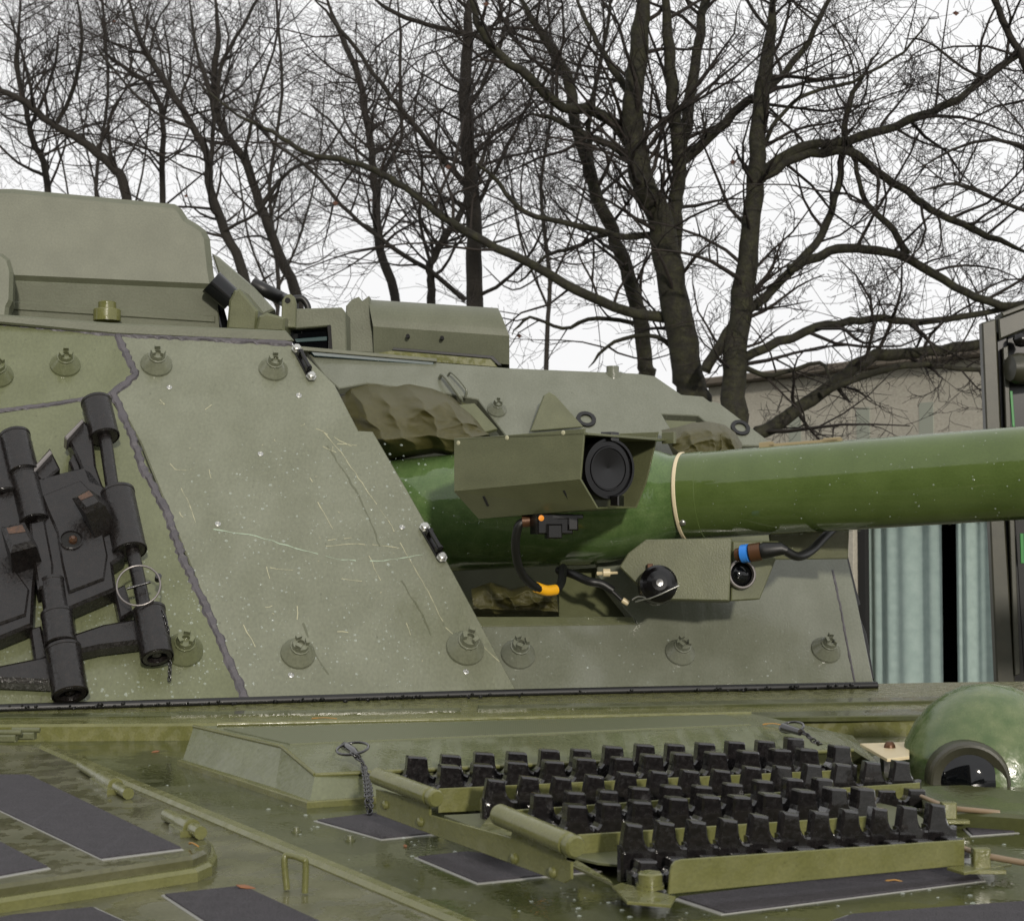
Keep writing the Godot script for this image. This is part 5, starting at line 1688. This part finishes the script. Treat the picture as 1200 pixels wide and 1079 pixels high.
func trees() -> void:
	tree("thickest dark tree with mossy forked trunk just left of the barrel root", 14.0, [
		[21, 9, 818, 520, 811, 460, 803, 420, 788, 336, 776, 268, 766, 238, 750, 206, 742, 135, 748, 70, 753, 0, 756, -80],
		[13, 8, 786, 320, 790, 262, 794, 220, 796, 179, 790, 130, 788, 108, 782, 40, 780, -40],
		[11, 6, 796, 185, 805, 146, 815, 81, 826, 0, 834, -60],
		[9, 3, 797, 190, 842, 152, 875, 119, 897, 108, 940, 60, 967, 11, 985, -30],
		[9, 2.5, 790, 372, 745, 368, 691, 347, 631, 314, 566, 282, 515, 250, 475, 220, 440, 200, 400, 187, 360, 180, 320, 155, 280, 135, 235, 100],
		[6, 2.5, 768, 276, 723, 276, 675, 263, 615, 249, 577, 206, 555, 190],
		[10, 5, 752, 200, 729, 154, 696, 130, 658, 125, 620, 92, 582, 60, 560, 25, 545, -20],
		[7, 3, 742, 190, 715, 170, 685, 157, 650, 140, 620, 132],
		[7, 3, 745, 120, 718, 80, 695, 40, 672, -10],
		[5, 2, 805, 425, 770, 395, 720, 400, 690, 430],
	], 3.9, 101, true, Vector2(816, 900), 1.05)
	tree("thin mossy leaning tree left of the thickest trunk", 15.5, [
		[11, 5, 760, 480, 757, 430, 750, 368, 734, 314, 718, 271, 696, 217, 675, 141, 664, 87, 631, 32, 604, -10],
		[5, 2, 695, 215, 690, 150, 700, 90, 712, 30, 715, -20],
		[4, 2, 718, 271, 670, 290, 640, 300, 610, 330],
		[4, 2, 750, 380, 700, 372, 660, 385, 620, 372, 600, 392],
	], 3.2, 103, true, Vector2(765, 900), 1.0)
	tree("dark tree with low spreading limbs in front of the beige building", 13.5, [
		[18, 7, 861, 540, 860, 482, 861, 422, 869, 357, 878, 292, 886, 206, 891, 119, 902, 54, 906, -20],
		[9, 5, 890, 203, 940, 173, 983, 168, 1037, 152, 1092, 130, 1135, 108, 1200, 60, 1250, 30],
		[8, 5, 888, 214, 935, 184, 994, 179, 1027, 200, 1065, 227, 1102, 252, 1157, 276, 1215, 300],
		[9, 4, 826, 436, 853, 390, 886, 357, 924, 320, 962, 276, 983, 217, 989, 162, 1000, 110, 1030, 60],
		[8, 6, 924, 316, 972, 295, 1016, 292, 1065, 303, 1119, 336, 1173, 357, 1230, 352],
		[8, 4, 872, 420, 929, 395, 983, 379, 1037, 374, 1092, 376, 1173, 363, 1230, 350],
		[12, 8, 880, 516, 897, 504, 940, 477, 983, 444, 1027, 417, 1092, 412, 1151, 403, 1220, 390],
		[6, 3, 962, 463, 1010, 441, 1065, 428, 1110, 430, 1160, 437, 1210, 450],
		[6, 3, 1065, 298, 1040, 262, 1016, 238, 1002, 190, 995, 160],
		[4, 2, 888, 190, 905, 150, 930, 120, 960, 105, 1000, 95, 1060, 60, 1090, 20],
		[5, 2, 868, 430, 905, 440, 960, 425, 975, 448],
	], 4.2, 107, true, Vector2(862, 900), .95)
	tree("tree beyond the right edge, only its drooping top branches in view", 12.5, [
		[16, 9, 1330, 400, 1310, 200, 1290, 60, 1270, -120],
		[7, 5, 1290, 100, 1230, 110, 1200, 70, 1184, 43, 1167, 0, 1160, -40],
		[4, 2, 1300, 200, 1240, 190, 1180, 165, 1130, 170, 1080, 195],
		[4, 2, 1300, 240, 1220, 250, 1170, 235, 1120, 215, 1075, 225],
		[3, 1.5, 1190, 60, 1160, 90, 1130, 80, 1090, 50, 1060, 45],
	], 4.0, 109, false, Vector2(1335, 900), 1.0)
	tree("straight dark tree rising above the rounded periscope cover", 17.0, [
		[12, 6, 558, 420, 555, 350, 555, 280, 552, 220, 547, 150, 545, 100, 548, 40, 552, -30],
		[5, 2.5, 550, 225, 510, 175, 480, 140, 460, 115, 430, 75, 400, 35, 365, -5],
		[5, 3, 600, 78, 565, 45, 525, 35, 475, 20, 430, -5],
		[4, 2, 553, 250, 580, 200, 600, 160, 620, 120, 640, 60],
		[4, 2, 547, 130, 570, 90, 590, 40, 600, -10],
		[3.5, 1.5, 555, 350, 590, 330, 620, 300, 640, 260],
	], 3.4, 113, false, Vector2(560, 900), 1.2)
	tree("tree with steep thin stem seen just left of the rounded cover", 22.0, [
		[6.5, 3, 468, 420, 462, 345, 445, 290, 440, 225, 437, 190, 430, 140, 420, 90, 395, 30, 380, -10],
		[4, 2, 440, 225, 455, 190, 470, 160, 468, 110, 470, 50, 465, -10],
		[3, 1.5, 437, 190, 410, 170, 385, 140, 360, 120],
	], 2.6, 127, false, Vector2(470, 900), 1.4)
	tree("small forked tree between the cover and the straight dark tree", 20.0, [
		[6, 3, 506, 420, 505, 340, 505, 310, 520, 280, 540, 250, 560, 200, 575, 150],
		[4.5, 2, 545, 352, 500, 315, 445, 280, 400, 240, 365, 200, 320, 165, 285, 132],
		[3, 1.5, 505, 310, 492, 260, 495, 200, 485, 140, 500, 60],
	], 2.7, 131, false, Vector2(506, 900), 1.3)
	tree("curved tree rising behind the black hose and lifting eye", 24.0, [
		[7.5, 3, 352, 420, 345, 340, 325, 295, 305, 240, 285, 185, 260, 150, 250, 100, 255, 40, 250, -20],
		[4, 2, 252, 130, 262, 70, 290, 20, 310, -20],
		[3.5, 1.5, 305, 240, 340, 200, 380, 180, 410, 130],
		[3, 1.5, 286, 185, 300, 120, 320, 60, 330, -10],
	], 2.5, 137, false, Vector2(352, 900), 1.6)
	tree("leaning tree immediately right of the large turret hood", 23.0, [
		[7, 3, 296, 420, 285, 320, 265, 275, 247, 225, 242, 180, 220, 140, 190, 90, 165, 50, 150, -10],
		[4, 2, 245, 215, 249, 160, 248, 115, 230, 60, 220, -10],
		[3, 1.5, 225, 150, 180, 130, 140, 90, 110, 50],
		[3, 1.5, 262, 270, 300, 250, 330, 210],
	], 2.5, 139, false, Vector2(298, 900), 1.6)
	tree("bent tree showing above the middle of the large turret hood", 25.0, [
		[7, 3, 165, 420, 147, 230, 130, 195, 95, 165, 60, 145, 30, 120, 0, 105, -40, 80],
		[4, 2, 65, 147, 87, 100, 95, 50, 90, -10],
		[3, 1.5, 130, 195, 128, 140, 150, 100],
		[3, 1.5, 40, 125, 28, 70, 10, 20],
	], 2.5, 149, false, Vector2(170, 900), 1.7)
	tree("thin upright tree above the right part of the large turret hood", 26.0, [
		[4.5, 2, 192, 420, 190, 230, 190, 140, 175, 100, 140, 75, 115, 55],
		[3, 1.5, 190, 140, 200, 90, 190, 20],
	], 2.6, 151, false, Vector2(192, 900), 1.7)
	tree("leftmost thin tree above the left end of the large turret hood", 27.0, [
		[5, 2, 62, 420, 55, 215, 38, 165, 30, 130, 20, 70, 25, 0],
		[3, 1.5, 50, 205, 20, 190, -20, 150],
		[3, 1.5, 35, 150, 60, 90, 70, 30],
	], 2.8, 157, false, Vector2(62, 900), 1.8)
	# a further row, seen through the nearer crowns
	var far_rows := [
		["furthest slight tree between the hood's middle and its right end", 36.0, 118, 201], ["furthest slight tree right of the large hood, behind the lifting eye", 38.0, 322, 203],
	 ["furthest slight tree low behind the gap right of the periscope cover", 36.0, 640, 211],
	]
	for e in far_rows:
		var x: float = e[2]
		tree(e[0], e[1], [
			[3.2, 1.2, x, 440, x + 4, 330, x - 6, 220, x + 8, 110, x + 2, 0, x + 6, -40],
			[2.2, 1.0, x + 2, 360, x - 30, 280, x - 45, 190, x - 70, 110],
			[2.2, 1.0, x + 2, 340, x + 32, 270, x + 52, 180, x + 60, 80],
			[1.8, .9, x, 240, x - 20, 160, x - 30, 70],
			[1.8, .9, x - 4, 300, x + 40, 310, x + 75, 290],
			[1.8, .9, x - 2, 320, x - 40, 340, x - 75, 310],
		], 1.7, e[3], false, Vector2(x, 900), 1.9)
